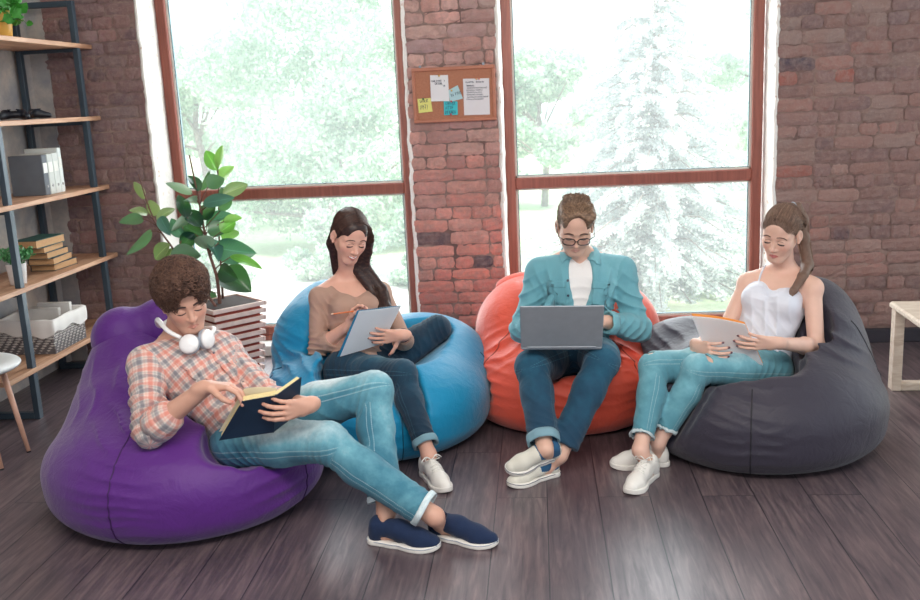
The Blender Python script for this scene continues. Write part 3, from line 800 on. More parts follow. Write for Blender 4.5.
def cull(P, Q, keep):
    """keep faces whose mask is true"""
    Q = Q[keep]; u, inv = np.unique(Q, return_inverse=True); return P[u], inv.reshape(Q.shape)
def build_body(S, mat, root, fine, lips=True, nails=False, fem=False, coarse=.0058):
    """one skin: coarse where covered, finer in the given boxes (centre, half size, voxel)"""
    P, Q = S.mesh(coarse); allP = []; allQ = []; o = 0
    fc = P[Q].mean(1); keep = np.ones(len(Q), bool)
    for c, hs, h in fine: keep &= ~(np.abs(fc-A3(c)) < A3(hs)-.002).all(1)
    P, Q = cull(P, Q, keep); allP.append(P); allQ.append(Q); o = len(P)
    for i, (c, hs, h) in enumerate(fine):
        c = A3(c); hs = A3(hs); P, Q = S.mesh(h, (c-hs-.02, c+hs+.02)); fc = P[Q].mean(1)
        keep = (np.abs(fc-c) < hs+.001).all(1)
        for c2, hs2, _ in fine[:i]: keep &= ~(np.abs(fc-A3(c2)) < A3(hs2)-.0005).all(1)
        P, Q = cull(P, Q, keep); allP.append(P); allQ.append(Q+o); o += len(P)
    P = np.concatenate(allP); Q = np.concatenate(allQ)
    col = np.zeros((len(P), 3), np.float32); f = S.feats; s = f['s']
    q = (P-f['c'])@f['M']/s
    ax = np.abs(q[:, 0]); wd, up = f['wd'], f['up']
    t_ = np.clip(ax/wd, 0, 1); mid = -.0655+up*t_**2
    hgt = np.where(q[:, 2] > mid, .0085*(1-t_**2)+.0006, .0105*(1-t_**2)+.0006)
    lip = (q[:, 1] > .068)*np.clip((hgt-np.abs(q[:, 2]-mid))/.002+.3, 0, 1)*(ax < wd)
    col[:, 0] = lip*(.85 if fem else .4)
    ck = np.exp(-((ax-.042)**2+(q[:, 2]+.028)**2)/(.018**2))*(q[:, 1] > .03); col[:, 1] = np.clip(ck*.8+np.exp(-((q[:, 0])**2+(q[:, 1]-.108)**2+(q[:, 2]+.036)**2)/.012**2)*.7, 0, 1)
    for tips in f.get('tips', []):
        for p, d, n_ in tips:
            if nails:
                e = P-(p-d*.003-n_*.005); col[:, 2] = np.maximum(col[:, 2], np.clip((.0072-np.linalg.norm(e, axis=1))/.002, 0, 1))
            col[:, 1] = np.maximum(col[:, 1], .7*np.exp(-((P-p)**2).sum(1)/.012**2))
    me = np_mesh('body', P, Q); attr_col(me, col)
    return link('body', me, mat, root, True)
def face_details(S, root, M_brow, M_lash, fem=False, M_lip=None, smile=False, thick=1.0, M_teeth=None):
    f = S.feats; W, M, s = f['W'], f['M'], f['s']
    for sg in (-1, 1):
        pts = [(sg*(.012+.036*t), .085-.018*t, .0275+.0035*math.sin(t*2.6)-.013*t*t-(.003 if not fem else 0)) for t in np.linspace(0, 1, 9)]
        pr = S.project([W(*q) for q in pts], .0004); r = [(.0018+.0016*math.sin(.35+2.6*t))*s*thick*(.8 if fem else 1.15) for t in np.linspace(0, 1, 9)]
        MB().tube(pr, r, 6, flat=(M[:, 1], .5)).build('eyebrow', M_brow, root, True)
        # lash line of the lowered lid
        pts = [(sg*(.030+.0155*math.cos(a)), .088-.006*abs(math.cos(a)), -.0052-.0030*math.sin(a)-.0025*math.cos(a)) for a in np.linspace(PI, 0, 11)]
        pr = S.project([W(*q) for q in pts], .0003); r = [(.0008+.0014*math.sin(PI*t)+(.0012*t if fem else 0))*s for t in np.linspace(0, 1, 11)]
        MB().tube(pr, r, 6).build('eyelashes', M_lash, root, True)
        if fem:                                                     # shaded upper lid crease
            pts = [(sg*(.030+.0145*math.cos(a)), .088, .0045+.0050*math.sin(a)) for a in np.linspace(PI, 0, 9)]
            pr = S.project([W(*q) for q in pts], .0000); MB().tube(pr, [.0005*s+.0004*s*math.sin(PI*t) for t in np.linspace(0, 1, 9)], 5).build('eyelid_crease', M_brow, root, True)
    if smile:
        pts = [(x, .087-abs(x)*.35, -.0665+.012*(abs(x)/.022)**2*.45) for x in np.linspace(-.019, .019, 11)]
        pr = S.project([W(*q) for q in pts], .0006); r = [.0030*s*math.cos(x/.0205*1.35)**.7+.0002 for x in np.linspace(-.019, .019, 11)]
        MB().tube(pr, r, 8, flat=(M[:, 1], .35)).build('teeth', M_teeth, root, True)
def strands(paths, rad, cols):
    """hair strands as fine tapering 3-sided tubes; paths: list of (n, m, 3) arrays"""
    V = []; Q = []; C_ = []; o = 0
    for P, c in zip(paths, cols):
        n, m, _ = P.shape; t = np.gradient(P, axis=1); t /= np.maximum(np.linalg.norm(t, axis=2, keepdims=True), 1e-9)
        w = np.cross(t, A3(.37, .53, .76)); w /= np.maximum(np.linalg.norm(w, axis=2, keepdims=True), 1e-9); u = np.cross(w, t)
        r = (rad*np.sin(np.linspace(.5, PI*.97, m))+.0001)[None, :, None]
        T = np.stack([P+(u*math.cos(a)+w*math.sin(a))*r for a in (0, 2*PI/3, 4*PI/3)], 1)      # n,3,m,3
        idx = o+np.arange(n*3*m).reshape(n, 3, m)
        for k in range(3): k2 = (k+1) % 3; Q.append(np.stack([idx[:, k, :-1], idx[:, k2, :-1], idx[:, k2, 1:], idx[:, k, 1:]], -1).reshape(-1, 4))
        V.append(T.reshape(-1, 3)); C_.append(np.repeat(np.asarray(c), 3*m)); o += n*3*m
    return np.concatenate(V), np.concatenate(Q), np.concatenate(C_).astype(np.float32)
def splines(K, n=14):
    """K (N, k, 3) control points -> (N, n, 3) smooth paths"""
    k = K.shape[1]; t = np.linspace(0, k-1, n); i = np.clip(t.astype(int), 0, k-2); f = (t-i)[None, :, None]
    g = lambda q: K[:, np.clip(i+q, 0, k-1)]
    return .5*((2*g(0))+(-g(-1)+g(1))*f+(2*g(-1)-5*g(0)+4*g(1)-g(2))*f*f+(-g(-1)+3*g(0)-3*g(1)+g(2))*f**3)
def onto(S, P, off, it=3):
    """project (N, m, 3) points on a surface; off (N,) height above it"""
    n, m, _ = P.shape; q = P.reshape(-1, 3).copy(); of = np.repeat(off, m)
    for _ in range(it): q = q-S.grad(q)*(S(q)-of)[:, None]*.9
    return q.reshape(n, m, 3)
def hair_mesh(name, S, h, mat, root, path_list=None, rad=.0008, cols=None, base_col=.15, bn=.25):
    P, Q = S.mesh(h) if S is not None else (np.zeros((0, 3)), np.zeros((0, 4), int)); C_ = np.full(len(P), base_col, np.float32)
    if S is not None: C_ = C_+bn*sines(P, 9, 300, 4).astype(np.float32)
    if path_list:
        V2, Q2, C2 = strands(path_list, rad, cols)
        Q = np.concatenate([Q, Q2+len(P)]); P = np.concatenate([P, V2]); C_ = np.concatenate([C_, C2])
    me = np_mesh(name, P, Q); attr_col(me, np.clip(np.repeat(C_[:, None], 3, 1), 0, 1)); return link(name, me, mat, root, True)
def garment(name, S, h, mat, root, j=None, kind=None, bnd=None):
    P, Q = S.mesh(h, bnd); me = np_mesh(name, P, Q)
    if j is not None: attr_vec(me, limb_pat(P, j, kind), 'pat')
    return link(name, me, mat, root, True)
def cuff(name, c, ax, r, w, mat, root, j=None, th=.005, ragged=0.0, sq=None):
    """rolled cuff: a thick ring round axis ax"""
    ax = nrm(ax); e1 = nrm(np.cross(ax, A3(.2, .3, 1))); e2 = np.cross(ax, e1); V = []; n = 40; F = []
    prof = [(r, -w/2), (r+th, -w/2-.001), (r+th+.002, -w*.2), (r+th+.001, w*.25), (r+th, w/2+.001), (r, w/2), (r-.006, w*.3), (r-.006, -w*.3)]; m = len(prof)
    for k in range(n):
        a = 2*PI*k/n; wob = .0025*math.sin(3*a+1)+.0015*math.sin(7*a)
        for rr, z in prof: V.append(A3(c)+(e1*math.cos(a)+e2*math.sin(a))*(rr+wob)+ax*(z+.004*math.sin(2*a+.5)+random.uniform(-ragged, ragged)))
    for k in range(n):
        for i in range(m): F.append((k*m+i, k*m+(i+1) % m, ((k+1) % n)*m+(i+1) % m, ((k+1) % n)*m+i))
    ob = MB().add(V, F).build(name, mat, root, True)
    attr_vec(ob.data, np.tile(A3(1.2, 0, .9), (len(V), 1)), 'pat'); return ob

def shoe(root, ank, heel, toe, up, L_=.28, style='sneaker', mats=None, hs=1.0):
    """heel/toe: sole points, up: normal of the sole"""
    up = nrm(up); D = nrm(A3(toe)-A3(heel)); up = nrm(up-D*(up@D)); R_ = np.cross(D, up); heel = A3(heel)
    W = lambda x, y, z: heel+D*(x*L_)+R_*(y*L_)+up*(z*L_)
    M = np.stack([R_, D, up], 1)
    outl = [(.10, .0, .115), (.35, .01, .105), (.62, .005, .150), (.74, .0, .160), (.86, .0, .125)]
    S = SDF()                                                  # sole: 2D chain extruded
    pts = [(W(x, y, 0), r*L_) for x, y, r in outl]
    def sole2d(p, grow=0.0):
        q = p-heel; x = q@D; y = q@R_; d = np.full(len(p), 9.)
        for (x0, y0, r0), (x1, y1, r1) in zip(outl[:-1], outl[1:]):
            a = A3(x0, y0)*L_; b = A3(x1, y1)*L_; ba = b-a; P2 = np.stack([x, y], 1)-a; h = np.clip(P2@ba/(ba@ba), 0, 1)
            e = np.linalg.norm(P2-h[:, None]*ba, axis=1)-(r0+(r1-r0)*h)*L_; k = .02; hh = np.clip(.5+.5*(d-e)/k, 0, 1); d = d+(e-d)*hh-k*hh*(1-hh)
        return d-grow
    th = .085*hs
    def fs(p):
        z = (p-heel)@up; spring = np.clip((((p-heel)@D)/L_-.78)/.22, 0, 1)**2*.045*L_
        e = np.stack([sole2d(p), np.abs(z-th*L_/2-spring)-th*L_/2], 1)+.003
        return np.linalg.norm(np.maximum(e, 0), axis=1)+np.minimum(e.max(1), 0)-.003
    S._add(fs, W(.5, 0, .05), L_*.62, .002, 'u')
    P, Q = S.mesh(.0032); so = link('sole', np_mesh('sole', P, Q), mats['sole'], None, True)
    U_ = SDF(); low = style != 'sneaker'
    U_.cap(W(.12, 0, .12), W(.16, 0, .30 if not low else .26), .112*L_, .105*L_, .02)
    U_.cap(W(.16, 0, .22), W(.45, 0, .20), .112*L_, .118*L_, .03); U_.cap(W(.42, 0, .24 if not low else .22), W(.70, 0, .125), .112*L_, .118*L_, .03)
    U_.cap(W(.70, 0, .105), W(.875, 0, .085), .135*L_, .108*L_, .03)
    U_._add(lambda p: np.maximum(sole2d(p, .0045), (p-heel)@up-.42*L_), W(.5, 0, .2), L_*.7, .006, 'i')
    U_.plane(W(0, 0, th*.45), -up, .002)
    # opening for the ankle
    ta = nrm(A3(ank)-W(.20, 0, .2)); U_.cap(W(.21, 0, .29), W(.21, 0, .29)+ta*.14, .074*L_, .10*L_, .010, 's')
    if not low: U_.cap(W(.30, 0, .43), W(.46, 0, .42), .045*L_, .020*L_, .02, 's')
    U_.post.append(lambda p, d: d-.0012*sines(p, 4, 60, 4))
    P, Q = U_.mesh(.0032); mi = np.zeros(len(Q), int)
    if style == 'twotone':
        fc = P[Q].mean(1)-heel; x = fc@D/L_; z = fc@up/L_; mi = ((x < .42+.25*(z-.2)) & (x > .07) & (z > .13+.25*abs(x-.2))).astype(int)
    root_s = link('shoe', np_mesh('shoe', P, Q, mi), [mats['upper'], mats.get('panel', mats['upper'])], root, True)
    so.parent = root_s
    if 'line' in mats:
        m = MB(); ln = []
        for a in np.linspace(0, 2*PI, 48):
            # walk the outline
            c2 = heel+D*.48*L_; dr = D*math.cos(a)+R_*math.sin(a); lo, hi = 0, L_*.7
            for _ in range(22):
                md = (lo+hi)/2
                if sole2d((c2+dr*md)[None])[0] < 0: lo = md
                else: hi = md
            x = ((c2+dr*lo-heel)@D)/L_; sp_ = max(0, (x-.78)/.22)**2*.045*L_; ln.append(c2+dr*(lo+.0008)+up*(th*L_*.78+sp_))
        m.tube(ln, .0013, 5, caps=False); m.build('sole_stripe', mats['line'], root_s, True)
    if style == 'sneaker':
        top = SDF(); m = MB()
        for i in range(6):
            x = .36+i*.052; za = .38-i*.034
            a = U_.project([W(x, -.055, za)], .002)[0]; b = U_.project([W(x, 0, za+.03)], .0035)[0]; c = U_.project([W(x, .055, za)], .002)[0]
            m.tube([a, b, c], .0028, 6)
            if i < 5:
                d_ = U_.project([W(x+.052, .055, za-.034)], .002)[0]; m.tube([a, (a+d_)/2+up*.006, d_], .0022, 5)
        a = U_.project([W(.36, 0, .42)], .003)[0]
        for sg in (-1, 1):
            m.tube([a+R_*sg*.05*t*1.0+up*(.018*math.sin(t*PI))+D*.02*t*sg*.4 for t in np.linspace(0, 1, 6)], .0024, 5)
            m.tube([a, a+R_*sg*.02+up*.016, a+R_*sg*.034+up*.006+D*.012, a+R_*sg*.012+D*.004], .0022, 5)
        m.build('shoelace', mats['lace'], root_s, True)
    return root_s
def patch(name, S, corners, mat, root, off=.003, nx=10, ny=8, th=.0025, it=4, curl=0.0):
    """small cloth panel (pocket, collar flap, flounce) laid on a surface: corners a b c d"""
    a, b, c, d = map(A3, corners); G = []
    for i in range(nx+1):
        for k in range(ny+1):
            u, v = i/nx, k/ny; G.append((a*(1-u)+b*u)*(1-v)+(d*(1-u)+c*u)*v)
    G = S.project(np.array(G), off, it); N = S.grad(G); V = np.concatenate([G, G-N*(th+off)]); n = len(G); F = []
    for i in range(nx):
        for k in range(ny):
            q = [i*(ny+1)+k, (i+1)*(ny+1)+k, (i+1)*(ny+1)+k+1, i*(ny+1)+k+1]; F.append(tuple(q)); F.append(tuple(x+n for x in q[::-1]))
    ring = [i*(ny+1) for i in range(nx+1)]+[nx*(ny+1)+k for k in range(1, ny+1)]+[i*(ny+1)+ny for i in range(nx-1, -1, -1)]+[k for k in range(ny-1, 0, -1)]
    for i in range(len(ring)): x, y = ring[i], ring[(i+1) % len(ring)]; F.append((x, x+n, y+n, y))
    if (np.cross(G[ny+1]-G[0], G[1]-G[0])@N[0]) < 0: F = [f[::-1] for f in F]
    me = np_mesh(name, V, F); attr_vec(me, np.tile(A3(1.2, 0, .35), (len(V), 1)), 'pat'); return link(name, me, mat, root, True)

M_lash = simple('dark_lashes', (38, 28, 34), .6); M_teeth = simple('white_teeth', (246, 242, 238), .25)
M_sole = simple('white_rubber_sole', (232, 228, 222), .55, .04); M_lace = simple('white_cotton_lace', (238, 235, 230), .8)
M_cuffin = cloth_mat('washed_denim_inside', (122, 158, 172))
BODIES = {}      # what presses into each bean bag

def base_body(j, hc, F, U, s, fem, smile=False):
    S = SDF(); add_torso(S, j, fem)
    for sd in 'RL':
        add_arm(S, j, sd, fem); add_leg(S, j, sd, fem)
    W, M = add_head(S, hc, F, U, s, fem, smile)
    nr = (.044, .047) if fem else (.056, .060)
    S.cap(W(0, -.022, -.055), j['nek']+torso_frame(j)[:, 2]*.0, nr[0], nr[1], .022)
    TM = torso_frame(j)
    for q in ('shR', 'shL'):                                     # trapezius and collarbone
        S.cap(j['nek']+(W(0, -.03, -.06)-j['nek'])*.25-TM[:, 1]*.02, j[q]+TM[:, 2]*.012, .036 if fem else .045, .034 if fem else .042, .03)
        if fem: S.cap(j['nek']+TM[:, 1]*.042-TM[:, 2]*.025+(j[q]-j['nek'])*.12, j[q]*.85+j['nek']*.15+TM[:, 1]*.030+TM[:, 2]*.018, .0095, .008, .018)
    return S
def foot_in_shoe(S, ank, heel, toe, up):
    up = nrm(up); h = A3(heel)+up*.046+(A3(toe)-A3(heel))*.19; S.cap(ank, h, .033, .027, .02); S.cap(h, A3(toe)*.55+A3(heel)*.45+up*.034, .025, .018, .02)

# ---------------------------------------------------------------- the man with glasses and laptop (orange bag)
jA = dict(nek=A3(.186, 4.475, .812), pel=A3(.158, 4.36, .360), shR=A3(.000, 4.455, .752), shL=A3(.378, 4.445, .748),
          hipR=A3(.065, 4.36, .36), hipL=A3(.252, 4.35, .36), knR=A3(-.050, 3.985, .425), knL=A3(.256, 3.945, .455), anR=A3(-.004, 3.70, .150), anL=A3(.056, 3.76, .098),
          elR=A3(-.095, 4.36, .500), wrR=A3(.035, 4.165, .580), elL=A3(.452, 4.345, .490), wrL=A3(.275, 4.165, .575))
FA = A3(.02, -.84, -.52); UA = A3(.06, -.5, .86); hA = onY(575, 226, 4.34)
mA = skin_mat('fair_skin_of_man_with_glasses', (222, 178, 158))
pA = empty('person', (.158, 4.36, 0), 'man in black glasses, open teal denim shirt and white T-shirt, working on a laptop', 'person', 'people sitting on bean bags')
SA = base_body(jA, hA, FA, UA, 1.04, False)
hAr, tAr, hAl, tAl = A3(.062, 3.770, .095), A3(-.165, 3.668, .062), A3(.052, 3.790, .0), A3(-.170, 3.640, .0)
upR = A3(-.10, -.55, .9); foot_in_shoe(SA, jA['anR'], hAr, tAr, upR); foot_in_shoe(SA, jA['anL'], hAl, tAl, (0, 0, 1))
add_hand(SA, jA['wrL'], (-.80, -.55, -.12), (0, -.15, -1), 1, .35, 1.0, (.6, .2)); add_hand(SA, jA['wrR'], (.62, -.75, -.12), (0, -.15, -1), -1, .35, 1.0, (.6, .2))
fine = [(hA+A3(0, 0, -.02), (.115, .13, .16), .0023), (jA['wrL']+A3(-.06, -.05, 0), (.15, .12, .07), .003), (jA['wrR']+A3(.06, -.07, 0), (.11, .13, .07), .003)]
build_body(SA, mA, pA, fine)
M_browA = simple('brown_eyebrow_hair', (96, 70, 58), .7)
face_details(SA, pA, M_browA, M_lash, thick=1.15)
# hair: short sides, long combed top
W, M = SA.feats['W'], SA.feats['M']
H = SDF(); sA = 1.04
H.ell(W(0, -.022, .036), A3(.0790, .098, .088)*sA, M, .01)
H.ell(W(0, .026, .052), A3(.067, .062, .064)*sA, M, .01); H.ell(W(.006, .026, .078), A3(.078, .066, .050)*sA, M, .02); H.ell(W(.026, .046, .098), A3(.050, .040, .030)*sA, M, .025); H.ell(W(.004, -.03, .082), A3(.070, .07, .038)*sA, M, .03)
H.ell(W(0, .112, .050), A3(.055, .060, .078)*sA, M, .014, 's'); H.ell(W(0, .058, -.075), A3(.11, .088, .078)*sA, M, .010, 's'); H.ell(W(0, 0, -.120), A3(.12, .14, .075)*sA, M, .01, 's')
H.post.append(lambda p, d: d-.0018*sines(p@M@np.diag([1, .3, .6]), 5, 230, 5))
L3 = lambda a: (a@M.T)*sA+hA                                           # local -> world, many points
N_ = 3000; a_ = rng.uniform(-1, 1, N_); f_ = rng.uniform(-.95, 1, N_)
q = onto(H, L3(np.stack([a_*.060, f_*.078-.005, np.full(N_, .13)], 1))[:, None], np.full(N_, -.002), 5)[:, 0]; n_ = H.grad(q)
side = np.where(a_ > -.25, 1, -1); dl = np.stack([side*.35+rng.normal(size=N_)*.12+.3*a_, np.full(N_, -.75), .22*np.where(f_ > .2, 1.2, .4)+rng.normal(size=N_)*.08], 1); d_ = (dl/np.linalg.norm(dl, axis=1, keepdims=True))@M.T
Ln = rng.uniform(.014, .028, N_)*np.where(f_ > .1, 1.1, .8); t_ = np.linspace(0, 1, 6)
P1 = q[:, None]+d_[:, None]*(Ln[:, None]*t_)[..., None]+n_[:, None]*(.006*np.sin(t_*2.6))[None, :, None]-M[:, 2]*(.012*t_*t_)[None, :, None]
c1 = np.clip(.25+.55*(f_ > .2)*rng.uniform(0, 1, N_)+rng.normal(size=N_)*.25, 0, 1)
th = rng.uniform(.5*PI-.2, 2.5*PI+.2, 3200); zz = rng.uniform(-.07, .10, 3200)
q = onto(H, L3(np.stack([np.cos(th)*.1, np.sin(th)*.11-.02, zz], 1))[:, None], np.zeros(3200), 5)[:, 0]; ok = (np.abs(H(q)) < .002) & (((q-hA)@M)[:, 1] < .045); q = q[ok]; n_ = H.grad(q)
d_ = -M[:, 2]*.9-M[:, 1]*.35+np.outer(rng.normal(size=len(q))*.15, M[:, 0]); t_ = np.linspace(0, 1, 4); P2 = q[:, None]+d_[:, None]*(.011*t_)[None, :, None]+n_[:, None]*(.001+.0012*t_)[None, :, None]
hair_mesh('hair', H, .0024, hair_mat('light_brown_hair', (70, 50, 44), (190, 156, 128)), pA, [P1, P2], .0009, [c1, rng.uniform(.2, .8, len(P2))], .25)
# T-shirt, denim shirt, jeans
TM = torso_frame(jA); LA, FwA, UpA = TM.T; lpA = lambda t: jA['pel']+(jA['nek']-jA['pel'])*t
T = SDF(); add_torso(T, jA, False, .008); T.cap(jA['nek']-UpA*.01, jA['nek']+UpA*.03, .062, .060, .02); T.plane(lpA(.05), -UpA)
T.cap(jA['nek']+UpA*.02+FwA*.03, jA['nek']+UpA*.06+FwA*.02, .052, .070, .01, 's'); T.cap(lpA(.86)+FwA*.14, jA['nek']+UpA*.07+FwA*.06, .012, .060, .01, 's')
T.post.append(folds([(lpA(.55)+FwA*.1, .12, UpA, .05, .004)], .0015))
garment('t_shirt', T, .0055, cloth_mat('white_cotton_jersey', (236, 234, 234)), pA)
SH = SDF(); add_torso(SH, jA, False, .020)
for sd in 'RL': add_arm(SH, jA, sd, False, .015, .86, .03)
SH.cap(lpA(.97), jA['nek']+UpA*.022, .070, .064, .03)
SH.plane(lpA(.02), -UpA, .01)
SH.cap(jA['nek']-UpA*.01+FwA*.015, jA['nek']+UpA*.12+FwA*.03, .055, .085, .008, 's')
SH.cap(lpA(.10)+FwA*.15+LA*.005, lpA(.62)+FwA*.155+LA*.012, .034, .050, .01, 's'); SH.cap(lpA(.62)+FwA*.155+LA*.012, jA['nek']+FwA*.10+UpA*.03, .050, .060, .01, 's')
fs = [(jA['elR'], .08, A3(.2, -.4, .9), .045, .007), (jA['elL'], .08, A3(-.5, -.4, .7), .045, .007), ((jA['elL']+jA['wrL'])/2, .08, nrm(jA['wrL']-jA['elL'])+A3(0, 0, .8), .045, .005), ((jA['elR']+jA['wrR'])/2, .08, jA['wrR']-jA['elR'], .045, .005),
      ((jA['shL']+jA['elL'])/2, .12, A3(.5, 0, .8), .055, .008), ((jA['shR']+jA['elR'])/2, .12, A3(-.5, 0, .8), .055, .008), (lpA(.3)+LA*.12+FwA*.08, .12, A3(.5, 0, .8), .05, .008), (lpA(.3)-LA*.12+FwA*.08, .12, A3(-.5, 0, .8), .05, .008),
      (lpA(.75)+LA*.13+FwA*.1, .09, A3(.9, 0, -.3), .05, .005), (lpA(.75)-LA*.13+FwA*.1, .09, A3(.9, 0, .3), .05, .005)]
SH.post.append(folds(fs, .0022, 16, 21))
M_chambray = denim_mat('teal_chambray', (104, 164, 178), (128, 186, 198), (184, 216, 224), .10, False)
shA = garment('denim_shirt', SH, .0048, M_chambray, pA, jA, 'shirt')
for sg in (-1, 1):
    c = lpA(.64)+LA*sg*.112+FwA*.14
    pk = patch('breast_pocket', SH, [c+LA*.048+UpA*.045, c-LA*.048+UpA*.045, c-LA*.048-UpA*.06, c+LA*.048-UpA*.06], M_chambray, shA, .0025)
    patch('pocket_flap', SH, [c+LA*.05+UpA*.052, c-LA*.05+UpA*.052, c-LA*.05+UpA*.022, c+LA*.05+UpA*.022], M_chambray, shA, .0055)
    # collar leaf
    a = jA['nek']+LA*sg*.060+UpA*.060-FwA*.01; b = jA['nek']+LA*sg*.088+UpA*.032+FwA*.0; c2 = jA['nek']+LA*sg*.082-UpA*.050+FwA*.085; d = jA['nek']+LA*sg*.046-UpA*.012+FwA*.075
    G = []
    for i in range(9):
        for k in range(7):
            u, v = i/8, k/6; p = (a*(1-u)+d*u)*(1-v)+(b*(1-u)+c2*u)*v; G.append(p+nrm(FwA+LA*sg*.8+UpA*.6)*(.012*math.sin(PI*min(v*1.1, 1))+.004))
    G = np.array(G); inn = SH(G) < .006; G[inn] = SH.project(G[inn], .007, 5); n = len(G); nn = nrm(FwA+LA*sg+UpA*.5); V = np.concatenate([G, G-nn*.006]); Fc = []
    for i in range(8):
        for k in range(6): q = [i*7+k, (i+1)*7+k, (i+1)*7+k+1, i*7+k+1]; Fc += [tuple(q), tuple(x+n for x in q[::-1])]
    ring = [i*7 for i in range(9)]+[56+k for k in range(1, 7)]+[i*7+6 for i in range(7, -1, -1)]+[k for k in range(5, 0, -1)]
    for i in range(len(ring)): x, y = ring[i], ring[(i+1) % len(ring)]; Fc.append((x, x+n, y+n, y))
    me = np_mesh('collar', V, Fc); attr_vec(me, np.tile(A3(1.2, 0, .8), (len(V), 1)), 'pat'); link('collar', me, M_chambray, shA, True)
M_btn = simple('dark_navy_button', (30, 50, 72), .4)
for t in (.22, .42, .60, .76):
    q = SH.project(lpA(t)-LA*(.052)+FwA*.15, .001)[0]; n_ = SH.grad(q[None])[0]; MB().tube([q-n_*.002, q+n_*.0025], .006, 12).build('button', M_btn, shA)
for sd, sg in (('L', 1), ('R', -1)):
    a, b = jA['el'+sd], jA['wr'+sd]; cuff('rolled_cuff', a+(b-a)*.84, b-a, .0475, .05, M_chambray, shA)
JN = SDF(); 
def jeans(j, fem, inf=.011, up=(.9, .9), flare=.006, fs=None, seed=40, waist=.16, fa=1.0):
    S = SDF(); U_ = torso_frame(j)[:, 2]; PM = frame(np.cross(nrm(j['hipL']-j['hipR']), U_), U_)
    S.ell(j['pel']+(j['nek']-j['pel'])*.04, A3(.155, .112, .105)+inf, PM, .03); 
    S.plane(j['pel']+(j['nek']-j['pel'])*waist, U_, .004)
    for sd, u in zip('RL', up): add_leg(S, j, sd, fem, inf, u, .03, flare)
    sp = []
    for sd in 'RL':
        h, k, a = j['hip'+sd], j['kn'+sd], j['an'+sd]; b = nrm(nrm(k-h)-nrm(a-k))
        sp += [(k-b*.04, .075, nrm(k-h)+nrm(a-k)*.6, .026, .007*fa), (h+(k-h)*.18, .10, nrm(k-h)+A3(0, 0, .5), .034, .008*fa), (k+(a-k)*.82, .07, nrm(a-k)+np.cross(nrm(a-k), b)*.7, .034, .0045*fa), (k+(a-k)*.45, .10, nrm(a-k)*.6+np.cross(nrm(a-k), b), .06, .003*fa), (h+(k-h)*.6, .12, nrm(k-h)*.5+np.cross(nrm(k-h), b), .06, .0035)]
    S.post.append(folds(sp+(fs or []), .0016, 15, seed)); return S
JA = jeans(jA, False, .014, (.88, .90), .016)
M_denA = denim_mat('dark_teal_denim', (14, 58, 84), (24, 84, 110), (92, 150, 168), .75)
jeA = garment('jeans', JA, .0048, M_denA, pA, jA, 'jeans')
cuff('rolled_cuff', jA['knR']+(jA['anR']-jA['knR'])*.885, jA['anR']-jA['knR'], .063, .040, M_cuffin, jeA)
MS_A = dict(upper=cloth_mat('off_white_canvas', (216, 212, 200)), panel=cloth_mat('navy_canvas_panel', (34, 84, 122)), sole=M_sole, line=simple('navy_stripe', (40, 50, 80), .5), lace=M_lace)
shoe(pA, jA['anR'], hAr, tAr, upR, .262, 'twotone', MS_A); shoe(pA, jA['anL'], hAl, tAl, (0, 0, 1), .262, 'twotone', MS_A)
BODIES['orange'] = [(jA, False, .036)]
# glasses
gl = MB(); s_ = 1.04
for sg in (-1, 1):
    ring = []
    for a in np.linspace(0, 2*PI, 29): 
        cx, cz = math.cos(a), math.sin(a); e = .72
        ring.append(W(sg*(.0325+.0265*np.sign(cx)*abs(cx)**e), .1045-.010*abs(.4+.6*sg*cx*sg)*.6, -.006+.0185*np.sign(cz)*abs(cz)**e-(.0)))
    gl.tube(ring, .0022, 6, caps=False)
    gl.tube([W(sg*.058, .099, .005), W(sg*.078, .080, .006), W(sg*.083, .02, .004), W(sg*.084, -.02, .000), W(sg*.082, -.035, -.018)], .0020, 6)
gl.tube([W(-.007, .107, -.001), W(0, .110, .002), W(.007, .107, -.001)], .0022, 6)
gg = empty('eyeglasses', W(0, .105, 0), 'black rimmed rectangular eyeglasses worn by the man with the laptop', 'glasses')
gl.build('frame', simple('glossy_black_acetate', (18, 22, 32), .25), gg, True)
t = NT('clear_lens'); tr = t.n('ShaderNodeBsdfTransparent'); go = t.n('ShaderNodeBsdfGlossy'); go.inputs[1].default_value = .05; mx = t.n('ShaderNodeMixShader'); mx.inputs[0].default_value = .07
t.l(tr.outputs[0], mx.inputs[1]); t.l(go.outputs[0], mx.inputs[2]); t.l(mx.outputs[0], t.out.inputs['Surface'])
for sg in (-1, 1):
    V = [W(sg*.0325, .1035, -.006)]+[W(sg*(.0325+.026*np.sign(math.cos(a))*abs(math.cos(a))**.72), .1035-.006*abs(.4+.6*math.cos(a)), -.006+.018*np.sign(math.sin(a))*abs(math.sin(a))**.72) for a in np.linspace(0, 2*PI, 24, endpoint=False)]
    MB().add(V, [(0, 1+i, 1+(i+1) % 24) for i in range(24)]).build('lens', t.m, gg)

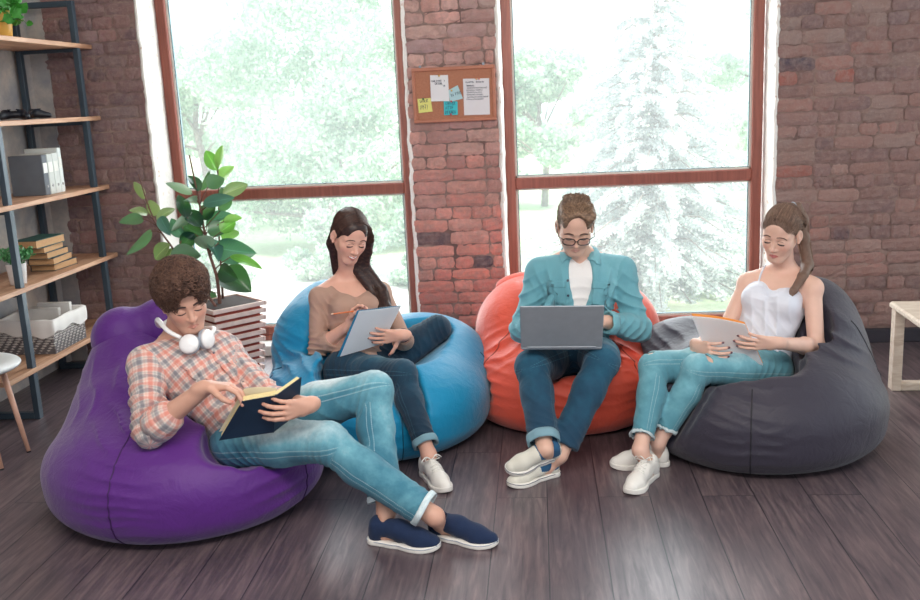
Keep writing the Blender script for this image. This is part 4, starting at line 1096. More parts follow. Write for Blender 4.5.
# ---------------------------------------------------------------- the woman in beige with a notepad (blue bag)
jB = dict(nek=A3(-.940, 4.47, .735), pel=A3(-.880, 4.289, .335), shR=A3(-1.070, 4.385, .680), shL=A3(-.795, 4.515, .668),
          hipR=A3(-.950, 4.244, .335), hipL=A3(-.825, 4.334, .335), knR=A3(-.627, 3.992, .400), knL=A3(-.520, 4.50, .480), anR=A3(-.500, 3.766, .105), anL=A3(-.735, 4.265, .335),
          elR=A3(-1.085, 4.30, .440), wrR=A3(-.905, 4.235, .575), elL=A3(-.668, 4.36, .445), wrL=onY(403, 335, 4.135))
hB = onY(350, 236, 4.36); FB = A3(.44, -.74, -.44); UB = A3(.32, -.25, .92)
pB = empty('person', (-.88, 4.29, 0), 'smiling woman with long dark hair, beige top and dark jeans, writing on a notepad', 'person', 'people sitting on bean bags')
SB = base_body(jB, hB, FB, UB, .99, True, True)
hBr, tBr = A3(-.535, 3.815, 0), A3(-.405, 3.590, 0); foot_in_shoe(SB, jB['anR'], hBr, tBr, (0, 0, 1))
toL = A3(-.80, 4.12, .30); SB.cap(jB['anL'], toL, .03, .02, .02)
add_hand(SB, jB['wrL'], (-.97, .06, -.06), (.05, .95, .20), 1, (.20, .16, .16, .22), .95, (1.0, -.1), .10, .9)
add_hand(SB, jB['wrR'], (.40, .05, .75), (.75, -.45, -.20), -1, (.55, .70, .85, .95), .92, (.45, .55), .04, .9)
fine = [(hB+A3(.0, 0, -.02), (.12, .13, .16), .0023), (jB['wrL']+A3(-.09, 0, .01), (.13, .09, .08), .0022), (jB['wrR']+A3(.03, 0, .05), (.08, .08, .09), .0025), (A3(-.93, 4.42, .73), (.17, .15, .095), .0038)]
mB = skin_mat('warm_skin_of_woman_in_beige', (226, 174, 154))
build_body(SB, mB, pB, fine, nails=True, fem=True)
M_browB = simple('black_eyebrow_hair', (50, 36, 38), .7); face_details(SB, pB, M_browB, M_lash, True, smile=True, M_teeth=M_teeth)
W, M = SB.feats['W'], SB.feats['M']; sB = .99
TB = torso_frame(jB); LB, FwB, UpB = TB.T; lpB = lambda t: jB['pel']+(jB['nek']-jB['pel'])*t
H = SDF(); H.ell(W(0, -.022, .040), A3(.081, .099, .090)*sB, M, .01); H.ell(W(0, .024, .050), A3(.068, .064, .066)*sB, M, .01); H.ell(W(0, -.070, -.02), A3(.055, .05, .07)*sB, M, .03)
H.ell(W(-.004, .108, -.002), A3(.050, .066, .090)*sB, M, .010, 's'); H.ell(W(0, .075, -.10), A3(.085, .09, .085)*sB, M, .012, 's'); H.ell(W(-.088, .008, -.03), A3(.03, .032, .05)*sB, M, .006, 's')
front = [W(.055, .040, .070), W(.078, .022, .0), W(.083, .015, -.08), W(.082, .025, -.16), jB['nek']+LB*.115+FwB*.075-UpB*.07, jB['nek']+LB*.120+FwB*.105-UpB*.17, jB['nek']+LB*.118+FwB*.118-UpB*.26]
wide = nrm(LB*.9+FwB*.25); fr = (.016, .026, .034, .037, .037, .034, .020)
for k in range(6):
    for sh_ in (-.55, .55): H.cap(front[k]+wide*fr[k]*sh_, front[k+1]+wide*fr[k+1]*sh_, fr[k]*.72, fr[k+1]*.72, .016, flat=(nrm(np.cross(wide, UpB)), .75))
backp = [W(-.030, -.07, -.02), W(-.038, -.075, -.09), jB['nek']-LB*.03-FwB*.065-UpB*.02, jB['nek']-LB*.04-FwB*.115-UpB*.12]
for p_, q_ in zip(backp[:-1], backp[1:]): H.cap(p_, q_, .030, .028, .03)
H.cap(W(.05, -.05, -.02), jB['nek']+LB*.07-FwB*.05, .04, .035, .03)
L3 = lambda a: (a@M.T)*sB+hB
N_ = 2600; a_ = rng.uniform(0, 2*PI, N_); rr = rng.uniform(.80, 1.06, N_)
K = [L3(np.stack([.006+.01*rng.uniform(size=N_), -.02+rng.uniform(-.07, .075, N_), np.full(N_, .125)], 1))]
for q_, k_ in zip(front, fr): K.append(q_+np.outer(np.cos(a_)*k_*1.22*rr, wide)+np.outer(np.sin(a_)*k_*.60*rr, nrm(np.cross(wide, UpB)))+rng.normal(size=(N_, 3))*.0012)
P1 = splines(np.stack(K, 1), 20); P1[:, :7] = onto(H, P1[:, :7], rng.uniform(-.001, .0022, N_)); c1 = np.clip(rng.uniform(0, .55, N_)+.5*np.maximum(np.cos(a_)-.55, 0), 0, 1)
N_ = 2600; u = rng.uniform(-.085, .062, N_); sd = np.where(rng.uniform(size=N_) < .6, -1, 1); th = rng.uniform(.1, 1, N_)
K = np.stack([L3(np.stack([sd*.003, u, np.full(N_, .128)], 1)), L3(np.stack([sd*.062, u-.008, np.full(N_, .085)], 1)), L3(np.stack([sd*.080, u*.7-.030, .005-th*.05], 1)), L3(np.stack([sd*.074, np.where(sd < 0, -.080, np.minimum(u, .02)), np.where(sd < 0, -.065, -.05)], 1))], 1)
P2 = onto(H, splines(K, 11), rng.uniform(-.0005, .002, N_)); c2 = rng.uniform(0, 1, N_)**2
hair_mesh('hair', H, .0026, hair_mat('very_dark_brown_hair', (24, 18, 26), (112, 80, 66), .36), pB, [P1, P2], .0010, [c1, c2], .05)
TB_ = SDF(); add_torso(TB_, jB, True, .008)
for sd in 'RL': add_arm(TB_, jB, sd, True, .008, .42 if sd == 'R' else .72, .02)
TB_.plane(lpB(-.06), -UpB, .01)
TB_.ell(jB['nek']+FwB*.055-UpB*.012, (.088, .100, .082), TB, .020, 's'); TB_.cap(jB['nek']+FwB*.10-UpB*.07, lpB(.72)+FwB*.135, .030, .004, .02, 's')
TB_.post.append(folds([(jB['elR'], .07, jB['shR']-jB['elR'], .026, .007), ((jB['elL']+jB['wrL'])/2, .07, jB['wrL']-jB['elL'], .024, .006), (lpB(.25)+FwB*.09, .13, UpB+LB*.4, .035, .006), (jB['shR']-UpB*.06+FwB*.03, .06, LB+UpB*.4, .03, .004), (lpB(.5)+FwB*.09, .08, UpB, .04, .003)], .0013, 20, 31))
M_beige = cloth_mat('rose_beige_jersey', (176, 142, 126)); topB = garment('henley_top', TB_, .0045, M_beige, pB)
# button placket
pts = TB_.project([lpB(t)+FwB*.15 for t in (.60, .64, .68, .72)], .001); MB().tube(pts, .0035, 6, flat=(FwB, .5)).build('placket', M_beige, topB, True)
JB = jeans(jB, True, .008, (.86, .95), .013, waist=.2, fa=.7); M_denB = denim_mat('deep_teal_denim', (8, 44, 66), (16, 66, 90), (80, 134, 152), .7)
jeB = garment('jeans', JB, .0046, M_denB, pB, jB, 'jeans'); a, b = jB['knR'], jB['anR']; cuff('rolled_cuff', a+(b-a)*.85, b-a, .0515, .030, M_cuffin, jeB)
MS_W = dict(upper=cloth_mat('white_leather_upper', (232, 228, 222), .5, bump=.1), sole=M_sole, lace=M_lace)
shoe(pB, jB['anR'], hBr, tBr, (0, 0, 1), .262, 'sneaker', MS_W)
shoe(pB, jB['anL'], jB['anL']+A3(.0, .03, -.075), A3(-.80, 4.07, .265), (-.15, .2, 1), .25, 'sneaker', MS_W)
a, b = jB['elL'], jB['wrL']; 
m = MB(); ax = nrm(b-a); e1 = nrm(np.cross(ax, A3(0, 0, 1))); e2 = np.cross(ax, e1); c = b-ax*.012
m.tube([c+(e1*math.cos(q)+e2*math.sin(q))*.030 for q in np.linspace(0, 2*PI, 25)], .0042, 6, caps=False); m.build('bracelet', simple('dark_bead_bracelet', (60, 44, 48), .4), pB, True)
BODIES['blue'] = [(jB, True, .030)]

# ---------------------------------------------------------------- the man in plaid with a book (purple bag)
jC = dict(nek=A3(-1.462, 3.545, .682), pel=A3(-1.153, 3.457, .344), shR=A3(-1.528, 3.385, .640), shL=A3(-1.300, 3.610, .625),
          hipR=A3(-1.195, 3.385, .322), hipL=A3(-1.105, 3.515, .365), knR=A3(-.802, 3.225, .375), knL=A3(-.655, 3.437, .505), anR=A3(-.408, 3.135, .118), anL=A3(-.598, 3.215, .105),
          elR=A3(-1.455, 3.180, .450), wrR=A3(-1.215, 3.150, .618), elL=A3(-1.050, 3.40, .475), wrL=onY(309, 405, 3.165))
hC = onY(184, 299, 3.44); FC = A3(.50, -.74, -.36); UC = A3(.06, -.38, .92)
pC = empty('person', (-1.153, 3.457, 0), 'curly-haired young man in plaid shirt and light jeans, white headphones round his neck, reading', 'person', 'people sitting on bean bags')
SC = base_body(jC, hC, FC, UC, 1.03, False)
hCl, tCl, hCr, tCr = A3(-.665, 3.180, .0), A3(-.385, 3.105, .0), A3(-.445, 3.225, .0), A3(-.190, 3.130, .0)
foot_in_shoe(SC, jC['anR'], hCr, tCr, (0, 0, 1)); foot_in_shoe(SC, jC['anL'], hCl, tCl, (0, 0, 1))
add_hand(SC, jC['wrR'], (.93, .02, .05), (.45, -.10, -.88), -1, (.50, .55, .62, .70), 1.04, (.55, .55), .10)
add_hand(SC, jC['wrL'], (-.72, -.66, .02), (-.55, .78, .15), 1, (.42, .42, .44, .46), 1.02, (.55, .7), .08)
fine = [(hC+A3(0, 0, -.02), (.12, .13, .16), .0020), (jC['wrR']+A3(.09, 0, -.03), (.14, .07, .10), .0020), (jC['wrL']+A3(-.07, -.03, -.0), (.12, .11, .085), .0020), ((jC['elR']+jC['wrR'])/2, (.12, .05, .10), .004)]
mC = skin_mat('light_skin_of_young_man', (208, 160, 140)); build_body(SC, mC, pC, fine)
M_browC = simple('dark_brown_eyebrow_hair', (62, 44, 40), .7); face_details(SC, pC, M_browC, M_lash, thick=1.3)
W, M = SC.feats['W'], SC.feats['M']; sC = 1.03
H = SDF(); H.ell(W(0, -.024, .046), A3(.094, .110, .100)*sC, M, .01); H.ell(W(0, .022, .100), A3(.086, .080, .052)*sC, M, .03)
H.ell(W(0, .114, .024), A3(.062, .062, .068)*sC, M, .010, 's'); H.ell(W(0, .050, -.085), A3(.12, .105, .082)*sC, M, .010, 's'); H.ell(W(0, 0, -.135), A3(.12, .14, .075)*sC, M, .01, 's')
H.post.append(lambda p, d: d-.010*sines(p, 15, 150, 4)-.005*sines(p, 16, 330, 4))
HG = SDF(); HG.ops = list(H.ops); L3 = lambda a: (a@M.T)*sC+hC
N_ = 3600; d0 = rng.normal(size=(N_, 3)); d0[:, 2] = np.abs(d0[:, 2])*1.1-.35; d0 /= np.linalg.norm(d0, axis=1, keepdims=True)
q = onto(HG, L3(d0*.115+A3(0, -.02, .045))[:, None], np.full(N_, .002), 5)[:, 0]; ok = np.abs(HG(q)-.002) < .002; q = q[ok]; N_ = len(q); n_ = HG.grad(q)
u = np.cross(n_, rng.normal(size=(N_, 3))); u /= np.linalg.norm(u, axis=1, keepdims=True); v = np.cross(n_, u); R_ = rng.uniform(.005, .011, N_)[:, None, None]; ph = rng.uniform(0, 6.28, N_)[:, None]; tt = np.linspace(0, 1, 16)[None]*rng.uniform(7, 12, N_)[:, None]
dr = u*rng.uniform(-.0015, .0015, (N_, 1))+v*rng.uniform(-.0015, .0015, (N_, 1))
P1 = q[:, None]+(u[:, None]*np.cos(ph+tt)[..., None]+v[:, None]*np.sin(ph+tt)[..., None])*R_+n_[:, None]*(.0012*tt+.001)[..., None]+dr[:, None]*tt[..., None]
hair_mesh('hair', H, .0026, hair_mat('curly_brown_hair', (50, 36, 36), (140, 106, 90), .6), pC, [P1], .0019, [rng.uniform(0, 1, N_)], .12)
TC = torso_frame(jC); LC, FwC, UpC = TC.T; lpC = lambda t: jC['pel']+(jC['nek']-jC['pel'])*t
PC = SDF(); add_torso(PC, jC, False, .018); 
for sd in 'RL': add_arm(PC, jC, sd, False, .015, .22 if sd == 'R' else .80, .03)
PC.cap(jC['shR'], jC['elR'], .068, .060, .02); PC.cap(lpC(.97), jC['nek']+UpC*.030, .072, .066, .03)
PC.plane(lpC(.0), -UpC, .01); PC.cap(jC['nek']+UpC*.0+FwC*.02, jC['nek']+UpC*.13+FwC*.05, .055, .085, .008, 's'); PC.cap(lpC(.82)+FwC*.15, jC['nek']+UpC*.06+FwC*.08, .010, .055, .01, 's')
fs = [(jC['elR']+(jC['shR']-jC['elR'])*.15, .10, jC['shR']-jC['elR'], .034, .010), ((jC['shR']+jC['elR'])/2, .12, jC['shR']-jC['elR']+LC*.2, .05, .008), (jC['elL'], .09, A3(.5, .1, -.6), .035, .009), ((jC['shL']+jC['elL'])/2, .12, A3(.4, 0, .7), .05, .007),
      (lpC(.22)+FwC*.10, .15, UpC+LC*.3, .050, .010), (lpC(.5)+FwC*.10-LC*.05, .13, UpC-LC*.5, .055, .007), (lpC(.7)+FwC*.10+LC*.1, .10, UpC+LC*.8, .05, .005)]
PC.post.append(folds(fs, .002, 16, 61)); M_plaid = plaid_mat(); shC = garment('plaid_shirt', PC, .0042, M_plaid, pC, jC, 'shirt')
a, b = jC['elR'], jC['wrR']; co = cuff('rolled_sleeve', a+(b-a)*.17, b-a, .058, .055, M_plaid, shC, th=.008)
def reset_pat(o, j): P = np.array([v.co[:] for v in o.data.vertices]); o.data.attributes['pat'].data.foreach_set('vector', limb_pat(P, j, 'shirt').astype(np.float32).ravel())
reset_pat(co, jC)
c = lpC(.66)+LC*.085+FwC*.14
for sg in (-1, 1):
    c = lpC(.64)+LC*sg*.09+FwC*.14; pk = patch('breast_pocket', PC, [c+LC*.05+UpC*.05, c-LC*.05+UpC*.05, c-LC*.05-UpC*.06, c+LC*.05-UpC*.06], M_plaid, shC, .0025); reset_pat(pk, jC)
pts = PC.project([lpC(t)+FwC*.15+LC*.005 for t in np.linspace(.04, .84, 12)], .0005); pl = MB().tube(pts, .012, 8, flat=(FwC, .22)).build('placket', M_plaid, shC, True)
attr_vec(pl.data, limb_pat(np.array([v.co[:] for v in pl.data.vertices]), jC, 'shirt'), 'pat')
for t in (.15, .33, .51, .69): q = PC.project(lpC(t)+FwC*.15+LC*.005, .003)[0]; n_ = PC.grad(q[None])[0]; MB().tube([q-n_*.002, q+n_*.002], .005, 12).build('button', simple('grey_button', (120, 112, 118), .4), shC)
JC = jeans(jC, False, .014, (.90, .91), .016, waist=.14); M_denC = denim_mat('light_washed_teal_denim', (56, 116, 138), (106, 164, 180), (214, 228, 232), 1.15)
jeC = garment('jeans', JC, .0044, M_denC, pC, jC, 'jeans')
for sd, u in (('R', .895), ('L', .90)): a, b = jC['kn'+sd], jC['an'+sd]; cuff('hem', a+(b-a)*u, b-a, .066, .022, M_denC, jeC, th=.003)
# belt
q = [jC['pel']+UpC*.055+TC[:, 0]*.170*math.cos(t)+TC[:, 1]*.126*math.sin(t) for t in np.linspace(0, 2*PI, 33)]
JCb = SDF(); JCb.ops = JC.ops[:1]; q = JCb.project(q, .002, 4); MB().tube(q, .017, 8, caps=False, flat=(nrm(UpC), 1.0)).build('belt', simple('black_leather_belt', (26, 28, 38), .5), jeC, True) if False else None
MS_N = dict(upper=cloth_mat('navy_canvas', (14, 36, 70), .9), sole=M_sole, line=simple('thin_navy_line', (150, 160, 178), .5), lace=M_lace)
shoe(pC, jC['anL'], hCl, tCl, (0, 0, 1), .29, 'slip', MS_N, .85); shoe(pC, jC['anR'], hCr, tCr, (0, 0, 1), .285, 'slip', MS_N, .85)
BODIES['purple'] = [(jC, False, .036)]
# headphones around the neck
hp = empty('headphones', jC['nek'], 'white over-ear headphones resting round the neck of the man in plaid', 'headphones')
M_hp = simple('glossy_white_plastic', (236, 236, 238), .22, .02); M_hc = simple('grey_cushion', (150, 158, 170), .6)
cupR = onY(189, 344, 3.375); cupL = onY(207, 339, 3.43)
nk = jC['nek']; bandp = [cupR+A3(-.035, .015, .022), onY(168, 331, 3.40), onY(158, 320, 3.47), nk+A3(-.075, .030, .070), nk+A3(-.03, .085, .085), nk+A3(.04, .09, .075), nk+A3(.085, .04, .05), cupL+A3(.012, .05, .03), cupL+A3(.01, .012, .01)]
pts = splines(np.array(bandp)[None], 36)[0]; m = MB(); m.tube(pts, [.0075+.0045*math.sin(PI*t) for t in np.linspace(0, 1, 36)], 10); m.build('headband', M_hp, hp, True)
for c, ax in ((cupR, nrm(A3(.02, -.86, .42))), (cupL, nrm(A3(.96, -.20, .12)))):
    x_ = nrm(np.cross(A3(0, 0, 1), ax)); Rm = np.stack([x_, np.cross(ax, x_), ax], 1)
    MB().lathe(c, [(.0001, .019), (.020, .0185), (.032, .015), (.038, .006), (.038, -.003), (.0001, -.003)], 28, 0, Rm).build('ear_cup', M_hp, hp, True)
    MB().lathe(c, [(.0001, -.003), (.036, -.003), (.040, -.009), (.038, -.018), (.022, -.020), (.0001, -.014)], 28, 0, Rm).build('ear_cushion', M_hc, hp, True)

# ---------------------------------------------------------------- the woman in the white top with papers (grey bag)
jD = dict(nek=A3(1.108, 4.325, .738), pel=A3(.955, 4.190, .338), shR=A3(.952, 4.350, .692), shL=A3(1.205, 4.215, .688),
          hipR=A3(.880, 4.126, .360), hipL=A3(1.010, 4.120, .345), knR=A3(.478, 3.974, .415), knL=onY(698, 369, 3.915), anR=A3(.392, 3.735, .125), anL=A3(.478, 3.850, .110),
          elR=A3(.835, 4.265, .490), wrR=onY(697, 345, 4.02), elL=A3(1.200, 4.105, .450), wrL=onY(777, 343, 3.925))
hD = onY(781, 233, 4.24); FD = A3(-.52, -.74, -.36); UD = A3(-.10, -.40, .92)
pD = empty('person', (.955, 4.19, 0), 'woman with a ponytail, white camisole and ripped light blue jeans, reading papers', 'person', 'people sitting on bean bags')
SD = base_body(jD, hD, FD, UD, 1.0, True)
hDr, tDr, hDl, tDl = A3(.458, 3.775, .0), A3(.318, 3.548, .0), A3(.530, 3.875, .0), A3(.268, 3.850, .0)
foot_in_shoe(SD, jD['anR'], hDr, tDr, (0, 0, 1)); foot_in_shoe(SD, jD['anL'], hDl, tDl, (0, 0, 1))
add_hand(SD, jD['wrL'], (-.97, -.02, .05), (.05, .90, .25), 1, (.25, .22, .25, .30), .95, (.35, .45), .09, .92)
add_hand(SD, jD['wrR'], (.50, -.84, -.05), (.72, .55, .10), -1, (.50, .48, .45, .42), .95, (.5, .6), .07, .92)
fine = [(hD+A3(0, 0, -.02), (.12, .13, .16), .0023), (jD['wrL']+A3(-.09, -.01, .01), (.13, .08, .07), .0022), (jD['wrR']+A3(.02, -.06, 0), (.09, .12, .075), .0022), (A3(1.075, 4.28, .68), (.22, .19, .13), .0036), ((jD['elL']+jD['wrL'])/2+A3(.03, 0, .02), (.15, .10, .10), .0038)]
mD = skin_mat('fair_skin_of_woman_in_white', (224, 182, 164)); build_body(SD, mD, pD, fine, nails=True, fem=True)
M_browD = simple('brown_eyebrows', (92, 66, 58), .7); face_details(SD, pD, M_browD, M_lash, True, thick=1.15)
W, M = SD.feats['W'], SD.feats['M']; TD = torso_frame(jD); LD, FwD, UpD = TD.T; lpD = lambda t: jD['pel']+(jD['nek']-jD['pel'])*t
H = SDF(); H.ell(W(0, -.022, .038), A3(.0785, .098, .089), M, .01); H.ell(W(0, .026, .052), A3(.0665, .0615, .064), M, .01)
H.ell(W(0, .110, .004), A3(.064, .062, .090), M, .012, 's'); H.ell(W(0, .065, -.090), A3(.10, .095, .085), M, .012, 's'); H.ell(W(0, -.01, -.125), A3(.12, .13, .075), M, .01, 's')
for sg in (-1, 1): H.ell(W(sg*.09, .005, -.03), A3(.03, .036, .045), M, .006, 's')
H.ell(W(0, -.112, .062), .026, None, .02)
tail = [W(0, -.118, .066), W(.018, -.146, .055), W(.045, -.140, .0), W(.066, -.100, -.07), jD['nek']+LD*.088-FwD*.005+UpD*.065, jD['nek']+LD*.100+FwD*.060-UpD*.005, jD['nek']+LD*.092+FwD*.105-UpD*.085, jD['nek']+LD*.080+FwD*.120-UpD*.15]
rt = (.016, .021, .025, .026, .025, .021, .015, .003)
for i in range(7): H.cap(tail[i], tail[i+1], rt[i], rt[i+1], .014)
L3 = lambda a: (a@M.T)+hD
N_ = 3000; a_ = rng.uniform(-1, 1, N_); th = a_*1.9
st = L3(np.stack([np.sin(th)*.075, np.cos(th)*.085-.012, .062-np.abs(a_)**1.4*.09+rng.uniform(-.004, .07, N_)*(np.abs(a_) < .9)], 1)); e = L3(np.stack([rng.normal(size=N_)*.008, np.full(N_, -.116), .063+rng.normal(size=N_)*.006], 1))
md = (st+e)/2; md = md+(md-L3(A3(0, -.02, .03)[None]))*.8
P1 = onto(H, splines(np.stack([st, md, e], 1), 10), rng.uniform(-.0003, .0018, N_)); c1 = rng.uniform(0, 1, N_)**1.3
N_ = 1600; a_ = rng.uniform(0, 2*PI, N_); rr_ = rng.uniform(.8, 1.08, (N_, 1)); K = [q_+(np.outer(np.cos(a_), M[:, 0])+np.outer(np.sin(a_), M[:, 1]))*r_*rr_ for q_, r_ in zip(tail, rt)]
P2 = splines(np.stack(K, 1), 18)
hair_mesh('hair', H, .0026, hair_mat('ash_brown_hair', (62, 46, 46), (170, 138, 118), .5), pD, [P1, P2], .0010, [c1, rng.uniform(0, 1, N_)], .3, .04)
m = MB(); ax = nrm(tail[1]-tail[0]); e1 = nrm(np.cross(ax, A3(0, 0, 1))); e2 = np.cross(ax, e1); c = tail[0]*.75+tail[1]*.25; m.tube([c+(e1*math.cos(q)+e2*math.sin(q))*.021 for q in np.linspace(0, 2*PI, 19)], .005, 6, caps=False); m.build('hair_tie', simple('pale_hair_tie', (170, 176, 186), .6), pD, True)
CT = SDF(); add_torso(CT, jD, True, .017); CT.ops = [o for i, o in enumerate(CT.ops) if i not in (3, 4)]
CT.plane(lpD(-.02), -UpD, .01)
CT.plane(jD['nek']-UpD*.078+FwD*.02, nrm(UpD*1.0-FwD*.10), .006)
CT.cap(jD['nek']+FwD*.11-UpD*.04, lpD(.66)+FwD*.15, .055, .004, .035, 's')
for q, sg in (('shR', -1), ('shL', 1)): CT.cap(jD[q]-UpD*.08+FwD*.0+LD*sg*.035, jD[q]+UpD*.02+LD*sg*.03, .050, .06, .012, 's')
CT.post.append(folds([(lpD(.40)+FwD*.09, .16, LD+UpD*.25, .060, .005), (lpD(.2)+FwD*.1, .12, UpD*.8+LD*.5, .05, .006), (lpD(.72)+FwD*.12, .07, UpD, .035, .002)], .0010, 18, 71))
M_cami = cloth_mat('white_satin', (216, 220, 232), .45, .03, .08, .2); ct = garment('camisole', CT, .0045, M_cami, pD)
for sg in (-1, 1):
    a = lpD(.80)+LD*sg*.075+FwD*.12; pts = [lpD(.79)+LD*sg*.078+FwD*.115, jD['nek']+LD*sg*.082+FwD*.06-UpD*.01, jD['nek']+LD*sg*.085-UpD*.0+FwD*.0+UpD*.015, jD['nek']+LD*sg*.078-FwD*.07-UpD*.05]
    pts = SD.project(splines(np.array(pts)[None], 14)[0], .002, 6); MB().tube(pts, .0045, 8).build('strap', M_cami, ct, True)
pts = [lpD(.70)+FwD*.15]+[lpD(.70+.08*t)+LD*(-.14*t)+FwD*.14 for t in (.33, .66, 1)]
JD = jeans(jD, True, .008, (.83, .80), .010, waist=.17, fa=.5)
rips = [jD['knR']+nrm(nrm(jD['knR']-jD['hipR'])-nrm(jD['anR']-jD['knR']))*.062+(jD['hipR']-jD['knR'])*.04, jD['knL']+nrm(nrm(jD['knL']-jD['hipL'])-nrm(jD['anL']-jD['knL']))*.062+(jD['hipL']-jD['knL'])*.14]
JD.ops_r = None
for i, q in enumerate(rips):
    sd = 'RL'[i]; ax = nrm(np.cross(nrm(jD['kn'+sd]-jD['hip'+sd]), nrm(rips[i]-jD['kn'+sd]))); JD.cap(q-ax*.028, q+ax*.028, .017, .014, .003, 's')
    if i == 0: q2 = q+(jD['hipR']-jD['knR'])*.09; JD.cap(q2-ax*.020, q2+ax*.022, .014, .012, .003, 's')
M_denD = denim_mat('light_blue_stretch_denim', (84, 142, 158), (122, 180, 194), (206, 224, 228), .75)
jeD = garment('jeans', JD, .0040, M_denD, pD, jD, 'jeans')
for sd, u in (('R', .83), ('L', .80)): a, b = jD['kn'+sd], jD['an'+sd]; cuff('frayed_hem', a+(b-a)*u, b-a, .0505, .010, cloth_mat('frayed_pale_denim', (200, 216, 220)), jeD, th=.002, ragged=.005)
M_thread = simple('pale_frayed_threads', (214, 224, 226), .9)
for i, q in enumerate(rips):
    m = MB(); sd = 'RL'[i]; al = nrm(jD['kn'+sd]-jD['hip'+sd]); ax = nrm(np.cross(al, nrm(q-jD['kn'+sd]))); n_ = nrm(q-jD['kn'+sd])
    for k in range(9): o_ = ax*(k-4)*.005; m.tube([q+o_-al*.011+n_*-.002, q+o_+n_*.0015, q+o_+al*.011-n_*.002], .0006, 4)
    m.build('frayed_threads', M_thread, jeD)
q = JD.project(jD['pel']+UpD*.045+FwD*.12, .002)[0]; n_ = JD.grad(q[None])[0]; MB().tube([q-n_*.002, q+n_*.004], .0075, 14).build('jeans_button', simple('copper_button', (190, 130, 90), .35, metal=.8), jeD)
shoe(pD, jD['anR'], hDr, tDr, (0, 0, 1), .262, 'sneaker', MS_W); shoe(pD, jD['anL'], hDl, tDl, (0, 0, 1), .262, 'sneaker', MS_W)
BODIES['grey'] = [(jD, True, .030)]
